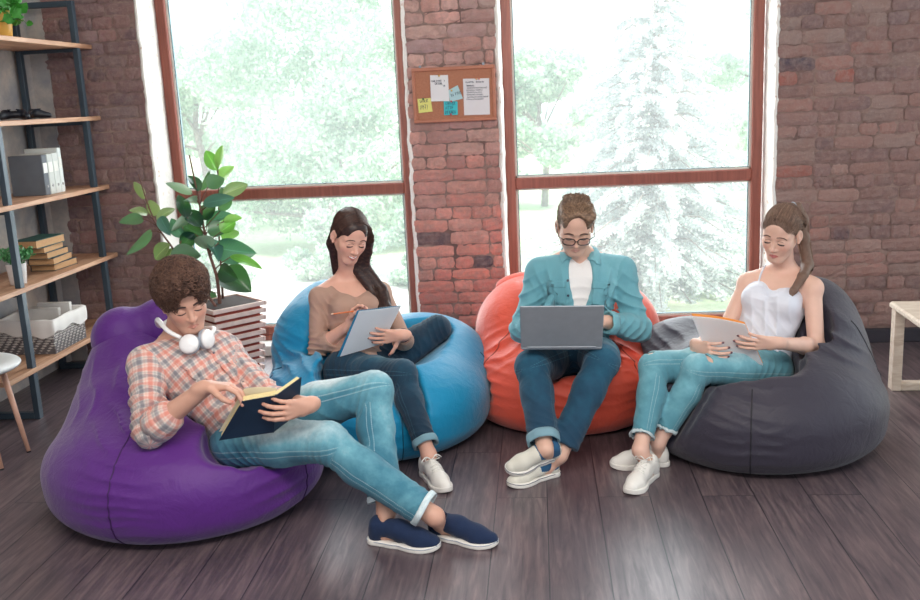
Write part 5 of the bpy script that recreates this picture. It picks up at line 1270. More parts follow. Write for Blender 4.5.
# ================================================================== BEAN BAGS
DONE = []
def bag(key, label, rgb, blobs, head, seams, fold_specs, loc, M=None, sheen=.25):
    t = NT(key+'_nylon'); c = srgb(*rgb); p = t.pos(); n = t.noise(5, p, 4)
    t.base(t.mix(n, tuple(x*.93 for x in c[:3])+(1,), tuple(min(1, x*1.05) for x in c[:3])+(1,)))
    t.set(Roughness=.52); t.b.inputs['Sheen Weight'].default_value = sheen; t.b.inputs['Specular IOR Level'].default_value = .4
    t.bump(t.math('ADD', t.math('MULTIPLY', t.noise(11, p, 5, .62, .7), 2.2), t.math('MULTIPLY', t.noise(420, p, 1), .12)), .32, .010)
    root = empty('bean_bag', (loc[0], loc[1], 0), label, 'bean bag', 'big bean bags on the floor')
    def press(S, k=.035):
        for j, fem, e in BODIES.get(key, []):
            T_ = torso_frame(j); inf = e-.014
            R0, R1 = (.084, .056) if fem else (.086, .060)
            for sd in 'RL':
                for dy, z_ in ((.09, .03), (.18, .09), (.28, .16)): dz = A3(0, -dy, z_); S.cap(j['hip'+sd]+dz, j['kn'+sd]+dz, R0+inf, R1+inf, k*.6, 's')
                for dy in (.08, .16, .25): dz = A3(0, -dy, 0); S.cap(j['kn'+sd]+dz, j['an'+sd]+dz, R1+inf, .04+inf, k*.6, 's')
                for q in (0, .09, .18, .28): dz = A3(0, 0, q); S.cap(j['hip'+sd]+dz, j['kn'+sd]+dz, R0+inf, R1+inf, k*.6, 's')
                S.cap(j['kn'+sd], j['an'+sd], R1+inf-.002, .04+inf, k*.6, 's'); S.cap(j['sh'+sd], j['el'+sd], .050+inf, .045+inf, k*.6, 's')
                for q in (0, .08, .16): dz = A3(0, 0, q); S.cap(j['el'+sd]+dz, j['wr'+sd]+dz, .042+inf, .040+inf, k*.6, 's')
            r3 = (.155, .112, .105); F_ = T_[:, 1]
            for q in (.10, .20, .30): S.ell(j['pel']+A3(0, 0, .06)+nrm(A3(F_[0], F_[1], .6))*q, A3(.16, .13, .14)+inf, T_, k, 's')
            S.ell(j['pel'], A3(r3)+inf, T_, k, 's'); S.ell(j['pel']+(j['nek']-j['pel'])*.36, A3(.125 if fem else .145, .09 if fem else .105, .13)+inf, T_, k, 's'); S.ell(j['pel']+(j['nek']-j['pel'])*.68, A3(.132 if fem else .165, .096 if fem else .114, .15)+inf, T_, k, 's')
            S.cap(j['shR'], j['shL'], .05+inf, .05+inf, k, 's')
            for q in (.08, .17): S.ell(j['pel']+(j['nek']-j['pel'])*.5+F_*q, A3(.155, .11, .20)+inf, T_, k, 's')
    S = SDF()
    for c_, r_, kk in blobs: S.ell(c_, r_, None, kk)
    c0, r0 = A3(blobs[0][0]), A3(blobs[0][1]); S.ell((c0[0], c0[1], .11), (r0[0]*.965, r0[1]*.965, .17), None, .05)
    raw = SDF(); raw.ops = list(S.ops)
    press(S)
    for c_, r_ in DONE: S.ell(c_, A3(r_)+.004, None, .02, 's')
    DONE.append((blobs[0][0], blobs[0][1])); DONE.append(((c0[0], c0[1], .11), (r0[0]*.965, r0[1]*.965, .17)))
    S.plane((0, 0, .002), (0, 0, -1), .03)
    S.post.append(folds(fold_specs, .004, 7, 90))
    body = link('sack', np_mesh('sack', *S.mesh(.0085)), t.m, root, True)
    if head:
        H = SDF()
        for q in head:
            if len(q) == 4: H.cap(q[0], q[1], q[2], q[3], .04)
            else: H.ell(q[0], q[1], rotz(q[2]), .04)
        press(H); H.post.append(folds(fold_specs, .003, 9, 95)); link('headrest', np_mesh('headrest', *H.mesh(.0075)), t.m, root, True)
    ms = simple(key+'_seam', tuple(x*.62 for x in rgb), .6)
    for (ax, ay), cz, z0, z1 in seams:
        pts = []
        for z in np.linspace(z0, z1, 34):
            d = nrm(A3(ax, ay, 0)); lo, hi = 0.05, 1.3; o_ = A3(loc[0], loc[1], z)
            tt = np.linspace(.05, 1.1, 220); v = S(o_+tt[:, None]*d); q = np.nonzero(v < 0)[0]
            if len(q) == 0: continue
            pts.append(o_+d*(tt[q[-1]]+.003))
        if len(pts) > 3:
            pts = S.project(pts, .0004, 3); MB().tube(pts, .0028, 6).build('seam', ms, root, True)
    return root
pj_ = lambda *a: onY(*a)
bag('purple', 'purple bean bag under the young man in plaid', (86, 28, 124),
    [((-1.49, 3.575, .19), (.572, .53, .29), .05), ((-1.66, 3.76, .34), (.36, .36, .27), .10), ((-1.80, 3.84, .46), (.19, .20, .24), .08)],
    [((-1.83, 3.86, .630), (.135, .115, .140), .5), ((-1.67, 3.93, .665), (.14, .11, .128), .4)],
    [((-.16, -1), .2, .02, .42), ((1, -.45), .2, .02, .30)],
    [(A3(-1.62, 3.32, .44), .14, A3(.3, 0, 1), .06, .010), (A3(-1.78, 3.55, .50), .16, A3(.5, -.3, .9), .085, .006), (A3(-1.90, 3.74, .46), .10, A3(.1, 0, 1), .07, .005), (A3(-1.58, 3.12, .25), .16, A3(0, 0, 1), .045, .005), (A3(-1.05, 3.35, .22), .14, A3(-.3, 0, 1), .06, .008)], (-1.49, 3.66))
bag('blue', 'bright blue bean bag under the woman in beige', (0, 138, 184),
    [((-.82, 4.33, .19), (.56, .52, .30), .05), ((-.64, 4.60, .26), (.38, .34, .27), .10), ((-1.12, 4.60, .36), (.27, .28, .30), .08), ((-1.10, 4.72, .48), (.20, .17, .22), .08)],
    [((-1.16, 4.60, .545), (.135, .12, .115), .5)],
    [((.35, -1), .2, .02, .34), ((1, .1), .2, .02, .36), ((-1, -.3), .2, .02, .36)],
    [(A3(-1.20, 4.28, .36), .16, A3(.6, .2, .9), .06, .016), (A3(-.95, 4.02, .34), .14, A3(.2, .2, 1), .055, .010), (A3(-.72, 4.0, .2), .2, A3(.2, 0, 1), .06, .004), (A3(-1.25, 4.5, .42), .12, A3(.2, 0, 1), .05, .010)], (-.82, 4.42), None)
bag('orange', 'orange-red bean bag under the man with the laptop', (236, 92, 70),
    [((.12, 4.60, .19), (.50, .46, .30), .05), ((-.10, 4.78, .36), (.25, .30, .30), .09), ((.36, 4.78, .34), (.25, .30, .29), .09), ((.10, 4.92, .42), (.36, .20, .28), .08)],
    [((.0, 4.90, .60), (.24, .10, .085), 0.0)],
    [((-1, -.62), .2, .02, .50), ((.85, -1), .2, .02, .46), ((-1, .4), .2, .02, .5), ((.05, -1), .2, .02, .30)],
    [(A3(.42, 4.36, .38), .13, A3(.5, .2, 1), .05, .012), (A3(-.22, 4.42, .40), .12, A3(-.5, .2, 1), .05, .010), (A3(.44, 4.32, .22), .14, A3(0, 0, 1), .045, .006), (A3(-.28, 4.36, .25), .14, A3(0, 0, 1), .05, .007), (A3(.1, 4.22, .25), .16, A3(.1, 0, 1), .06, .006)], (.12, 4.67))
bag('grey', 'dark grey bean bag under the woman in the white top', (52, 48, 62),
    [((.965, 4.145, .20), (.545, .52, .31), .05), ((1.20, 4.34, .36), (.30, .34, .30), .10), ((1.28, 4.44, .48), (.17, .18, .21), .10), ((.72, 4.50, .28), (.30, .26, .22), .08)],
    [((1.255, 4.42, .60), (.115, .10, .085), .4)],
    [((-.24, -1), .2, .02, .38), ((1, -.25), .2, .02, .55), ((-1, -.2), .2, .02, .3)],
    [(A3(.85, 3.82, .30), .16, A3(.2, 0, 1), .05, .006), (A3(1.25, 4.05, .45), .15, A3(.6, 0, .8), .07, .009), (A3(.86, 3.76, .14), .14, A3(0, 0, 1), .05, .006), (A3(.65, 4.38, .42), .14, A3(.4, 0, 1), .05, .008), (A3(1.44, 4.18, .2), .14, A3(0, 0, 1), .05, .006)], (.97, 4.26), None, .15)
# ================================================================== HELD THINGS
def gridsheet(P4, nx, ny, bend, th, name, mat, parent, edge=None):
    """solid sheet through corners a b c d (a-b far edge) with bend(u, v) out along the normal"""
    a, b, c, d = map(A3, P4); n = nrm(np.cross(b-a, d-a)); G = []
    for i in range(nx+1):
        for k in range(ny+1): u, v = i/nx, k/ny; G.append((a*(1-u)+b*u)*(1-v)+(d*(1-u)+c*u)*v+n*bend(u, v))
    G = np.array(G); N = len(G); V = np.concatenate([G, G-n*th]); F = []
    for i in range(nx):
        for k in range(ny): q = [i*(ny+1)+k, i*(ny+1)+k+1, (i+1)*(ny+1)+k+1, (i+1)*(ny+1)+k]; F += [tuple(q), tuple(x+N for x in q[::-1])]
    ring = [i*(ny+1) for i in range(nx+1)]+[nx*(ny+1)+k for k in range(1, ny+1)]+[i*(ny+1)+ny for i in range(nx-1, -1, -1)]+[k for k in range(ny-1, 0, -1)]
    for i in range(len(ring)): x, y = ring[i], ring[(i+1) % len(ring)]; F.append((x, y, y+N, x+N))
    return link(name, np_mesh(name, V, F), mat, parent, True if False else False), n
def paper_mat(name, rgb, f=.45):
    t = NT(name); tr = t.n('ShaderNodeBsdfTranslucent'); c = t.mix(t.noise(4, t.pos(), 2), srgb(*[x*.97 for x in rgb]), srgb(*rgb)); t.base(c).set(Roughness=.8); t.l(c, tr.inputs[0])
    mx = t.n('ShaderNodeMixShader'); mx.inputs[0].default_value = f; t.l(t.b.outputs[0], mx.inputs[1]); t.l(tr.outputs[0], mx.inputs[2]); t.l(mx.outputs[0], t.out.inputs['Surface']); return t.m
M_paper = paper_mat('white_paper', (244, 248, 252)); M_alu = simple('brushed_aluminium', (158, 164, 172), .42, .04, 30, metal=.35)
# laptop
bl, br_ = onY(521, 347, 3.885), onY(602, 346.5, 3.885); tl, tr_ = onY(517, 308, 3.775), onY(600, 307, 3.775)
xl = nrm(br_-bl); wl = .345; mid = (bl+br_)/2; bl, br_ = mid-xl*wl/2, mid+xl*wl/2; upl = nrm((tl+tr_)/2-mid); upl = nrm(upl-xl*(upl@xl)); hl = .235
lp = empty('laptop', mid, 'open silver-grey laptop on the lap of the man with glasses', 'laptop'); nl = np.cross(xl, upl)
Rl = np.stack([xl, upl, -nl], 1)
if np.linalg.det(Rl) < 0: Rl[:, 2] *= -1
MB().box((-wl/2, -hl/2, -.003), (wl/2, hl/2, .003), bev=.0028, R=Rl, c=mid+upl*hl/2).build('lid', M_alu, lp)
MB().box((-wl/2+.012, -hl/2+.012, -.0006), (wl/2-.012, hl/2-.012, .0006), R=Rl, c=mid+upl*hl/2+(Rl[:, 2] if (Rl[:, 2]@A3(0, 1, 0)) > 0 else -Rl[:, 2])*.0035).build('screen', simple('dark_glass_screen', (30, 40, 60), .1), lp)
bk_ = nrm(A3(0, 1, -.02)-xl*(A3(0, 1, -.02)@xl)); nb_ = np.cross(xl, bk_); Rb = np.stack([xl, bk_, nb_], 1)
MB().box((-wl/2, -.118, -.0075), (wl/2, .118, .0075), bev=.006, R=Rb, c=mid+bk_*.120-nb_*.007).build('base', M_alu, lp)
mk = MB()
for i in range(13):
    for k in range(4): mk.box((-.0095, -.0075, -.001), (.0095, .0075, .001), R=Rb, c=mid+bk_*(.035+k*.02)+xl*((i-6)*.0235)+nb_*.0015)
mk.build('keyboard', simple('black_keys', (30, 30, 36), .5), lp)
MB().tube([mid-xl*wl*.42, mid+xl*wl*.42], .0055, 10).build('hinge', M_alu, lp)
# notepad of the woman in beige
P4 = [onY(359, 311, 4.12), onY(401, 306, 4.14), onY(383, 343, 4.21), onY(340, 357, 4.17)]
npd = empty('notepad', (P4[2]+P4[3])/2, 'white ring-bound notepad with a blue cover edge, held by the woman in beige', 'notepad')
o, nn = gridsheet(P4, 10, 10, lambda u, v: -.004*math.sin(PI*u)+.006*v*(1-u), .003, 'page_block', M_paper, npd)
if nn[1] > 0: nn = -nn
Q4 = [q-nn*.007 for q in P4]; Q4[0] = Q4[0]-nrm(P4[1]-P4[0])*.008; Q4[3] = Q4[3]-nrm(P4[1]-P4[0])*.014
gridsheet(Q4, 6, 6, lambda u, v: 0, .003, 'blue_cover', simple('blue_card_cover', (30, 120, 160), .6), npd)
mr_ = MB(); ex = (P4[1]-P4[0])
for k in range(22):
    c = P4[0]+ex*((k+.5)/22); dn = nrm(P4[3]-P4[0]); q0 = c+dn*.004
    mr_.tube([q0+nn*.003, c-dn*.003+nn*.002, c-dn*.004-nn*.004, q0-nn*.008], .0008, 5)
mr_.build('spiral_binding', simple('grey_wire', (150, 156, 164), .4, metal=.6), npd)
pc0, pc1 = onY(333, 314, 4.12), onY(352, 311.5, 4.19); dp = nrm(pc1-pc0)
pc = empty('pencil', pc0, 'orange pencil in the right hand of the woman in beige', 'pencil')
MB().tube([pc0, pc0+dp*.11], .0036, 6).build('shaft', simple('orange_lacquer', (224, 122, 74), .4), pc); MB().tube([pc0-dp*.010, pc0], [.0034, .0036], 8).build('eraser', simple('pale_eraser', (230, 190, 160), .6), pc)
MB().tube([pc0+dp*.11, pc0+dp*.125], [.0036, .0004], 6).build('tip', simple('bare_wood_tip', (216, 180, 140), .6), pc)
# papers of the woman in white
P4 = [onY(692, 316, 3.95), onY(745, 324, 3.92), onY(763, 364, 3.99), onY(708, 354, 4.01)]
pp = empty('paper_stack', (P4[2]+P4[3])/2, 'sheaf of white papers with an orange sheet behind, held by the woman in white', 'papers')
o, nn = gridsheet(P4, 12, 12, lambda u, v: .010*math.sin(PI*u)*(1 if True else 0)-.006*v, .004, 'white_sheets', M_paper, pp)
bk2 = -nn if nn[1] < 0 else nn
Q4 = [q+bk2*.007 for q in P4]; up_ = nrm(P4[0]-P4[3]); Q4[0] = Q4[0]+up_*.006+bk2*.004; Q4[1] = Q4[1]+up_*.006
gridsheet(Q4, 12, 6, lambda u, v: .010*math.sin(PI*u), .0015, 'orange_sheet', paper_mat('orange_paper', (250, 190, 110), .5), pp)

# book of the man in plaid
bTL, bTR, bBR, bBL = onY(242, 401, 3.10), onY(276, 395, 3.11), onY(273, 432, 3.16), onY(219, 440, 3.16)
fTR = onY(301, 377, 3.24); fBR = fTR+(bBR-bTR)*1.0
bk = empty('open_book', (bBR+bTR)/2, 'open hardback book with a dark navy cover, held by the man in plaid', 'book'); M_cov = simple('dark_navy_book_cloth', (10, 38, 62), .6, bump=.15, bscale=400); M_page = simple('cream_page_edges', (232, 214, 160), .8, .10, 300)
nA = nrm(np.cross(bTR-bTL, bBL-bTL)); nA = nA if nA[1] < 0 else -nA               # towards the viewer
nB = nrm(np.cross(fTR-bTR, bBR-bTR)); nB = nB if nB[1] < 0 else -nB
def board(q, n_, t_, name, mat, par): 
    m = MB(); m.slab(*[x for x in q], t_, 0); return m.build(name, mat, par)
def solid(q, n_, t0, t1, name, mat, par):
    m = MB(); A_ = [x+n_*t0 for x in q]; B_ = [x+n_*t1 for x in q]
    m.add(A_+B_, [(0, 1, 2, 3), (7, 6, 5, 4), (0, 4, 5, 1), (1, 5, 6, 2), (2, 6, 7, 3), (3, 7, 4, 0)]); return m.build(name, mat, par)
solid([bTL, bTR, bBR, bBL], nA, 0, .003, 'front_cover', M_cov, bk); solid([bTR, fTR, fBR, bBR], nB, 0, .003, 'back_cover', M_cov, bk)
MB().tube([bTR, bBR], .0045, 8).build('spine', M_cov, bk)
ins = lambda q, f: [x+(sum(q)/4-x)*f for x in q]
def pages(q, n_, t0, t1, fan, name):
    a, b, c, d = q; m = MB(); A_ = [x+n_*t0 for x in q]; B_ = [x+n_*t1 for x in q]
    for k in range(9):                                       # leaves slightly fanned
        f0, f1 = k/9, (k+.86)/9; e0 = fan*f0; e1 = fan*f1
        L0 = [A_[i]*(1-f0)+B_[i]*f0 for i in range(4)]; L1 = [A_[i]*(1-f1)+B_[i]*f1 for i in range(4)]
        m.add(L0+L1, [(0, 1, 2, 3), (7, 6, 5, 4), (0, 4, 5, 1), (1, 5, 6, 2), (2, 6, 7, 3), (3, 7, 4, 0)])
    return m.build(name, M_page, bk)
pages(ins([bTL, bTR, bBR, bBL], .05), nA, -.001, -.030, .0, 'page_block'); pages(ins([bTR, fTR, fBR, bBR], .05), nB, -.001, -.016, .0, 'page_block')
P4 = [bTL-nA*.045+nrm(bTL-bTR)*.006+nrm(bTL-bBL)*.022, bTR-nA*.030+nrm(bTL-bBL)*.004, bBR-nA*.030, bBL-nA*.045+nrm(bTL-bTR)*.006]
M_leaf = simple('cream_open_page', (238, 226, 196), .85, .03); gridsheet(P4, 10, 4, lambda u, v: -.010*math.sin(PI*u) if nA@nrm(np.cross(P4[1]-P4[0], P4[3]-P4[0])) > 0 else .010*math.sin(PI*u), .0008, 'turning_page', M_leaf, bk)

# ================================================================== SHELF UNIT AND WHAT STANDS ON IT
M_steel = simple('dark_blue_grey_steel', (58, 72, 84), .42, .10, 6, metal=.2)
def board_mat():
    t = NT('oak_shelf_board'); p = t.pos((14, 1.2, 14)); g = t.noise(3, p, 5, .6, .6)
    t.base(t.ramp(g, [(.3, srgb(168, 122, 94)), (.55, srgb(196, 152, 122)), (.75, srgb(214, 174, 142))])).set(Roughness=.5); t.bump(g, .1, .003); return t.m
M_board = board_mat()
sh = empty('shelf_unit', (-2.9, 5.1, 0), 'open shelving unit with dark metal frame and five oak boards against the left wall', 'shelf')
for y in (4.645, 5.62):
    for x, nm in ((-2.735, 'front'), (-3.095, 'back')):
        MB().box((x-.016, y-.02, 0.0), (x+.016, y+.02, 2.26), bev=.002).build('upright', M_steel, sh)
    for z in (.018, 2.245): MB().box((-3.08, y-.018, z-.017), (-2.75, y+.018, z+.017), bev=.002).build('crossbar', M_steel, sh)
ZB = [.285, .722, 1.158, 1.585, 2.015]
for z in ZB:
    MB().box((-3.118, 4.375, z-.026), (-2.712, 5.78, z), bev=.002).build('board', M_board, sh)
    for y in (4.645, 5.62): MB().box((-3.08, y-.012, z-.048), (-2.75, y+.012, z-.0265), bev=.001).build('bracket', M_steel, sh)
# pot plant on the top board
def herb(loc, rpot, hpot, potmat, leafcol, n, spread, height, leaf, label, trail=False):
    root = empty('potted_plant', loc, label, 'plant'); x, y, z = loc
    MB().lathe(loc, [(rpot*.74, 0), (rpot*.80, .004), (rpot, hpot*.96), (rpot*1.03, hpot), (rpot*.92, hpot), (rpot*.88, hpot*.85), (.0001, hpot*.85)], 28).build('pot', potmat, root, True)
    MB().lathe((x, y, z+hpot*.86), [(rpot*.9, 0), (.0001, .004)], 20).build('soil', simple('dark_soil', (50, 40, 38), .95), root)
    m = MB(); f = MB(); fm = simple('plant_leaf', leafcol, .5, .25, 40)
    for i in range(n):
        a = random.uniform(0, 6.28); r0 = rpot*.6*random.random(); b0 = A3(x+math.cos(a)*r0, y+math.sin(a)*r0, z+hpot*.86); s_ = random.uniform(.4, 1)
        tip = b0+A3(math.cos(a)*spread*s_, math.sin(a)*spread*s_, height*random.uniform(.5, 1)*(1 if not trail else random.uniform(-.6, 1))); md = (b0+tip)/2+A3(0, 0, height*.3); m.tube([b0, md, tip], [.0016, .0013, .0008], 4)
        for k in range(6 if not trail else 3):
            u = .35+.65*k/5 if not trail else .5+.25*k; c = b0*(1-u)**2+md*2*u*(1-u)+tip*u*u; d = nrm(A3(random.gauss(0, 1), random.gauss(0, 1), random.gauss(.3, .8))); w = nrm(np.cross(d, A3(random.gauss(0, 1), random.gauss(0, 1), random.gauss(0, 1)))); l = leaf*random.uniform(.7, 1.3); nn_ = np.cross(d, w)
            f.add([c, c+d*l*.35+w*l*.30+nn_*l*.06, c+d*l*.75+w*l*.22+nn_*l*.04, c+d*l, c+d*l*.75-w*l*.22+nn_*l*.04, c+d*l*.35-w*l*.30+nn_*l*.06], [(0, 1, 2, 3), (0, 3, 4, 5)])
    m.build('stems', fm, root); tag(f.build('foliage', fm, root), kind=None); return root
herb((-2.86, 5.05, 2.016), .062, .145, simple('ochre_ceramic_pot', (226, 172, 84), .4), (70, 150, 60), 26, .10, .12, .07, 'trailing green plant in an ochre pot on the top board', True)
herb((-2.80, 4.75, .723), .052, .115, simple('white_ceramic_pot', (226, 222, 220), .4), (76, 140, 84), 90, .085, .10, .020, 'small bushy herb in a white pot on the fourth board down')
# two game controllers on the second board
def controller(c, rz, lab):
    root = empty('game_controller', c, lab, 'game controller', 'controllers on the shelf'); R = rotz(rz); S = SDF(); c = A3(c)
    L = lambda x, y, z: c+R@A3(x, y, z); mt = simple('matte_black_plastic', (26, 32, 44), .45)
    S.ell(L(0, 0, .030), (.050, .034, .020), R, .01)
    for s_ in (-1, 1): S.cap(L(s_*.045, .006, .032), L(s_*.066, -.055, .018), .026, .015, .02)
    b = link('shell', np_mesh('shell', *S.mesh(.003)), mt, root, True)
    for s_ in (-1, 1):
        MB().lathe(L(s_*.022, -.016, .046), [(.006, 0), (.006, .008), (.010, .009), (.010, .013), (.0001, .012)], 14).build('thumbstick', mt, root, True)
        MB().box((-.014, -.006, -.006), (.014, .006, .006), bev=.003, R=R, c=L(s_*.040, .036, .034)).build('shoulder_button', mt, root)
    for k in range(4): a = k*PI/2; MB().lathe(L(.046+.011*math.cos(a), .008+.011*math.sin(a), .050), [(.0045, 0), (.0045, .005), (.0001, .006)], 10).build('button', simple('grey_face_button', (80, 88, 100), .4), root)
    return root
controller((-2.86, 5.05, 1.586), .5, 'black game controller on the second board, nearer the front of the room'); controller((-2.88, 5.32, 1.586), 2.3, 'black game controller on the second board, nearer the windows')
# magenta book at the left edge of the second board
rb = empty('book', (-2.86, 4.52, 1.585), 'dark red book standing at the near end of the second board', 'book'); MB().box((-2.95, 4.515, 1.5855), (-2.80, 4.54, 1.76), bev=.002).build('cover', simple('dark_red_cover', (120, 36, 66), .6), rb); MB().box((-2.945, 4.519, 1.588), (-2.797, 4.536, 1.757)).build('pages', M_paper, rb)
# folders standing on the third board
def folder(y, th, h, d, rgb, lab, x0=-2.79):
    r_ = empty('binder', (x0, y, 1.158), lab, 'binder', 'binders on the third board'); MB().box((x0-d, y, 1.1585), (x0, y+th, 1.158+h), bev=.003).build('cover', simple('binder_board', rgb, .6), r_)
    MB().lathe((x0+.0012, y+th/2, 1.158+.05), [(.008, -.001), (.008, .001)], 12, 0, np.array([[0, 0, 1.], [0, 1, 0], [-1, 0, 0]])).build('finger_hole', simple('ring', (150, 150, 150), .4), r_)
    MB().box((x0, y+.006, 1.158+h*.55), (x0+.001, y+th-.006, 1.158+h*.8)).build('spine_label', simple('pale_spine_label', (226, 226, 220), .7), r_)
folder(5.146, .054, .228, .20, (96, 102, 110), 'slate grey binder, the nearest of the four on the third board'); folder(5.203, .060, .230, .20, (196, 200, 196), 'pale binder, second from the near end of the third board'); folder(5.266, .060, .232, .20, (206, 210, 206), 'pale binder, third from the near end of the third board'); folder(5.329, .042, .258, .20, (214, 220, 218), 'thin pale binder, tallest and farthest of the four on the third board')
# stack of books on the fourth board
z = .7228; hues = [(40, 62, 66), (40, 56, 60), (44, 66, 66), (36, 54, 58), (32, 78, 72)]
labs = ['bottom book of the stack on the fourth board', 'second book from the bottom of the stack on the fourth board', 'middle book of the stack on the fourth board', 'second book from the top of the stack on the fourth board', 'dark green book on top of the stack on the fourth board']
for i in range(5):
    t_ = [.040, .040, .038, .036, .046][i]; y0 = [5.14, 5.10, 5.07, 5.02, 4.965][i]; ln = [.25, .25, .24, .24, .29][i]; r_ = empty('book', (-2.85, y0, z), labs[i], 'book', 'stacked books on the fourth board')
    R = rotz([-.05, .06, -.02, .04, -.06][i]); c = A3(-2.865+[0, .004, 0, .004, .01][i], y0+ln/2, z+t_/2); cm = simple('book_cover', hues[i], .6)
    m = MB(); m.box((-.075, -ln/2, -t_/2), (.075, ln/2, -t_/2+.003), R=R, c=c-A3(0, 0, t_/2-.0015)); m.box((-.075, -ln/2, -.0015), (.075, ln/2, .0015), R=R, c=c+A3(0, 0, t_/2-.0015)); m.box((-.0015, -ln/2, -t_/2), (.0015, ln/2, t_/2), R=R, c=c+R@A3(-.0745, 0, 0)); m.build('cover', cm, r_)
    MB().box((-.072, -ln/2+.004, -t_/2+.0032), (.071, ln/2-.004, t_/2-.0032), R=R, c=c).build('pages', simple('tan_page_edges', (188, 146, 104), .8, .15, 200), r_); z += t_+.0006
# wicker basket with a cloth liner on the bottom board
bs = empty('wicker_basket', (-2.9, 5.0, .285), 'grey wicker basket with a white cloth liner on the bottom board', 'basket')
bx0, bx1, by0, by1, bz0, bz1 = -3.07, -2.742, 4.915, 5.285, .2865, .465
def wick(z, e): return [(bx0-e, by0-e), (bx1+e, by0-e), (bx1+e, by1+e), (bx0-e, by1+e)]
m = MB(); nz = 13
for r_i in range(nz):
    zz = bz0+.006+(bz1-bz0-.012)*r_i/(nz-1); e = .010*r_i/nz
    per = wick(zz, e-.004); pts = []
    for s_ in range(4):
        a, b = A3(*per[s_], zz), A3(*per[(s_+1) % 4], zz); L_ = np.linalg.norm(b-a); n_ = max(8, int(L_/.011)); nrmv = nrm(np.cross(b-a, A3(0, 0, 1)))
        for k in range(n_): pts.append(a+(b-a)*(k/n_)+nrmv*.0038*math.sin(PI*(k+r_i)*.5*1.0+(PI if r_i % 2 else 0)))
    pts.append(pts[0]); m.tube(pts, .0062, 5, caps=False)
m.build('woven_side', simple('grey_willow', (176, 170, 166), .7, .25, 60), bs)
m = MB(); m.box((bx0+.004, by0+.004, bz0), (bx1-.004, by1-.004, bz0+.006))
for (a, b) in (((bx0, by0), (bx1, by0)), ((bx1, by0), (bx1, by1)), ((bx1, by1), (bx0, by1)), ((bx0, by1), (bx0, by0))): m.slab((*a, bz0), (*b, bz0), (*b, bz1), (*a, bz1), .003)
m.build('lining', simple('dark_inner_weave', (92, 88, 90), .8), bs)
M_lin = cloth_mat('white_linen_liner', (226, 222, 218)); m = MB(); V = []; F = []; n_ = 96
def rect_pt(u, e):
    P_ = wick(0, e); u4 = (u*4) % 4; k = int(u4); f = u4-k; return A3(*P_[k])*(1-f)+A3(*P_[(k+1) % 4])*f
prof = [(.014, -.065), (.017, -.03), (.016, .010), (.006, .020), (-.008, .012), (-.012, -.10)]
for k in range(n_):
    for q, (e, dz) in enumerate(prof):
        p2 = rect_pt(k/n_, e+.0015*math.sin(k*1.1)); V.append((p2[0], p2[1], bz1+dz+(.010*math.sin(k*.55)+.012*math.sin(k*.21+1) if q == 0 else .003*math.sin(k*.4))))
for k in range(n_):
    for q in range(len(prof)-1): F.append((k*6+q, ((k+1) % n_)*6+q, ((k+1) % n_)*6+q+1, k*6+q+1))
m.add(V, F).build('liner', M_lin, bs, True)
for i, (y, h_, xx) in enumerate([(5.21, .055, -2.80), (5.15, .035, -2.84)]):
    tag(MB().box((xx-.18, y, .31), (xx+.02, y+.030, bz1+h_), bev=.002).build('file_folder', simple('off_white_card', (214, 210, 206), .7), None), ['off-white file folder standing at the window end of the wicker basket', 'shorter off-white file folder standing in the middle of the wicker basket'][i], 'folder')

# ================================================================== CHAIR AND TABLE AT THE EDGES
ch = empty('white_chair', (-2.62, 3.95, 0), 'white shell chair on wooden legs, cut by the left edge', 'chair')
sc = onZ(-12, 364, .445); M_wp = simple('white_seat_shell', (228, 232, 232), .35, .02)
S = SDF(); c = A3(sc[0]-.10, sc[1], .43); S.ell(c, (.235, .225, .045), None, .01); S.ell(c+A3(0, 0, .085), (.25, .235, .085), None, .02, 's'); S.ell(c+A3(-.21, 0, .20), (.05, .20, .20), None, .06)
S.ell(c+A3(-.13, 0, .24), (.075, .19, .17), None, .05, 's'); link('seat_shell', np_mesh('seat_shell', *S.mesh(.007)), M_wp, ch, True)
M_leg = simple('pale_beech', (196, 152, 132), .45, .12, 20); ft = onZ(29, 452)
for sx_, sy_ in ((1, -1), (1, 1), (-1, -1), (-1, 1)):
    top = c+A3(.10*sx_, .10*sy_, -.025); foot = A3(ft[0], ft[1], 0) if (sx_, sy_) == (1, 1) else A3(c[0]+.24*sx_, c[1]+.24*sy_, 0)
    MB().tube([top, foot+A3(0, 0, .004)], [.016, .010], 12).build('leg', M_leg, ch, True); MB().tube([foot, foot+A3(0, 0, .006)], .0105, 12).build('foot_pad', simple('black_foot_pad', (40, 40, 46), .6), ch)
MB().tube([c+A3(-.10, -.10, -.028), c+A3(.10, .10, -.028)], .006, 8).build('brace', M_steel, ch)
tb = empty('wooden_table', (2.2, 4.6, 0), 'pale bleached-wood table with slab legs, cut by the right edge', 'table')
t = NT('bleached_wood'); p = t.pos((4, 22, 22)); g_ = t.noise(2, p, 5, .6, .5); t.base(t.ramp(g_, [(.3, srgb(206, 184, 164)), (.7, srgb(236, 222, 206))])).set(Roughness=.5); t.bump(g_, .15, .003); M_tw = t.m
tA = onZ(890, 300, .46); 
Z1 = .462; fx, fy = 1.84, 4.80; R = rotz(-.05)
c0 = A3(onZ(889, 301, Z1)[0], onZ(889, 301, Z1)[1], 0)
MB().box((0, -.62, -.034), (1.2, 0, 0), bev=.010, R=R, c=c0+R@A3(.6, -.31, 0)+A3(0, 0, Z1-.017)).build('tabletop', M_tw, tb)
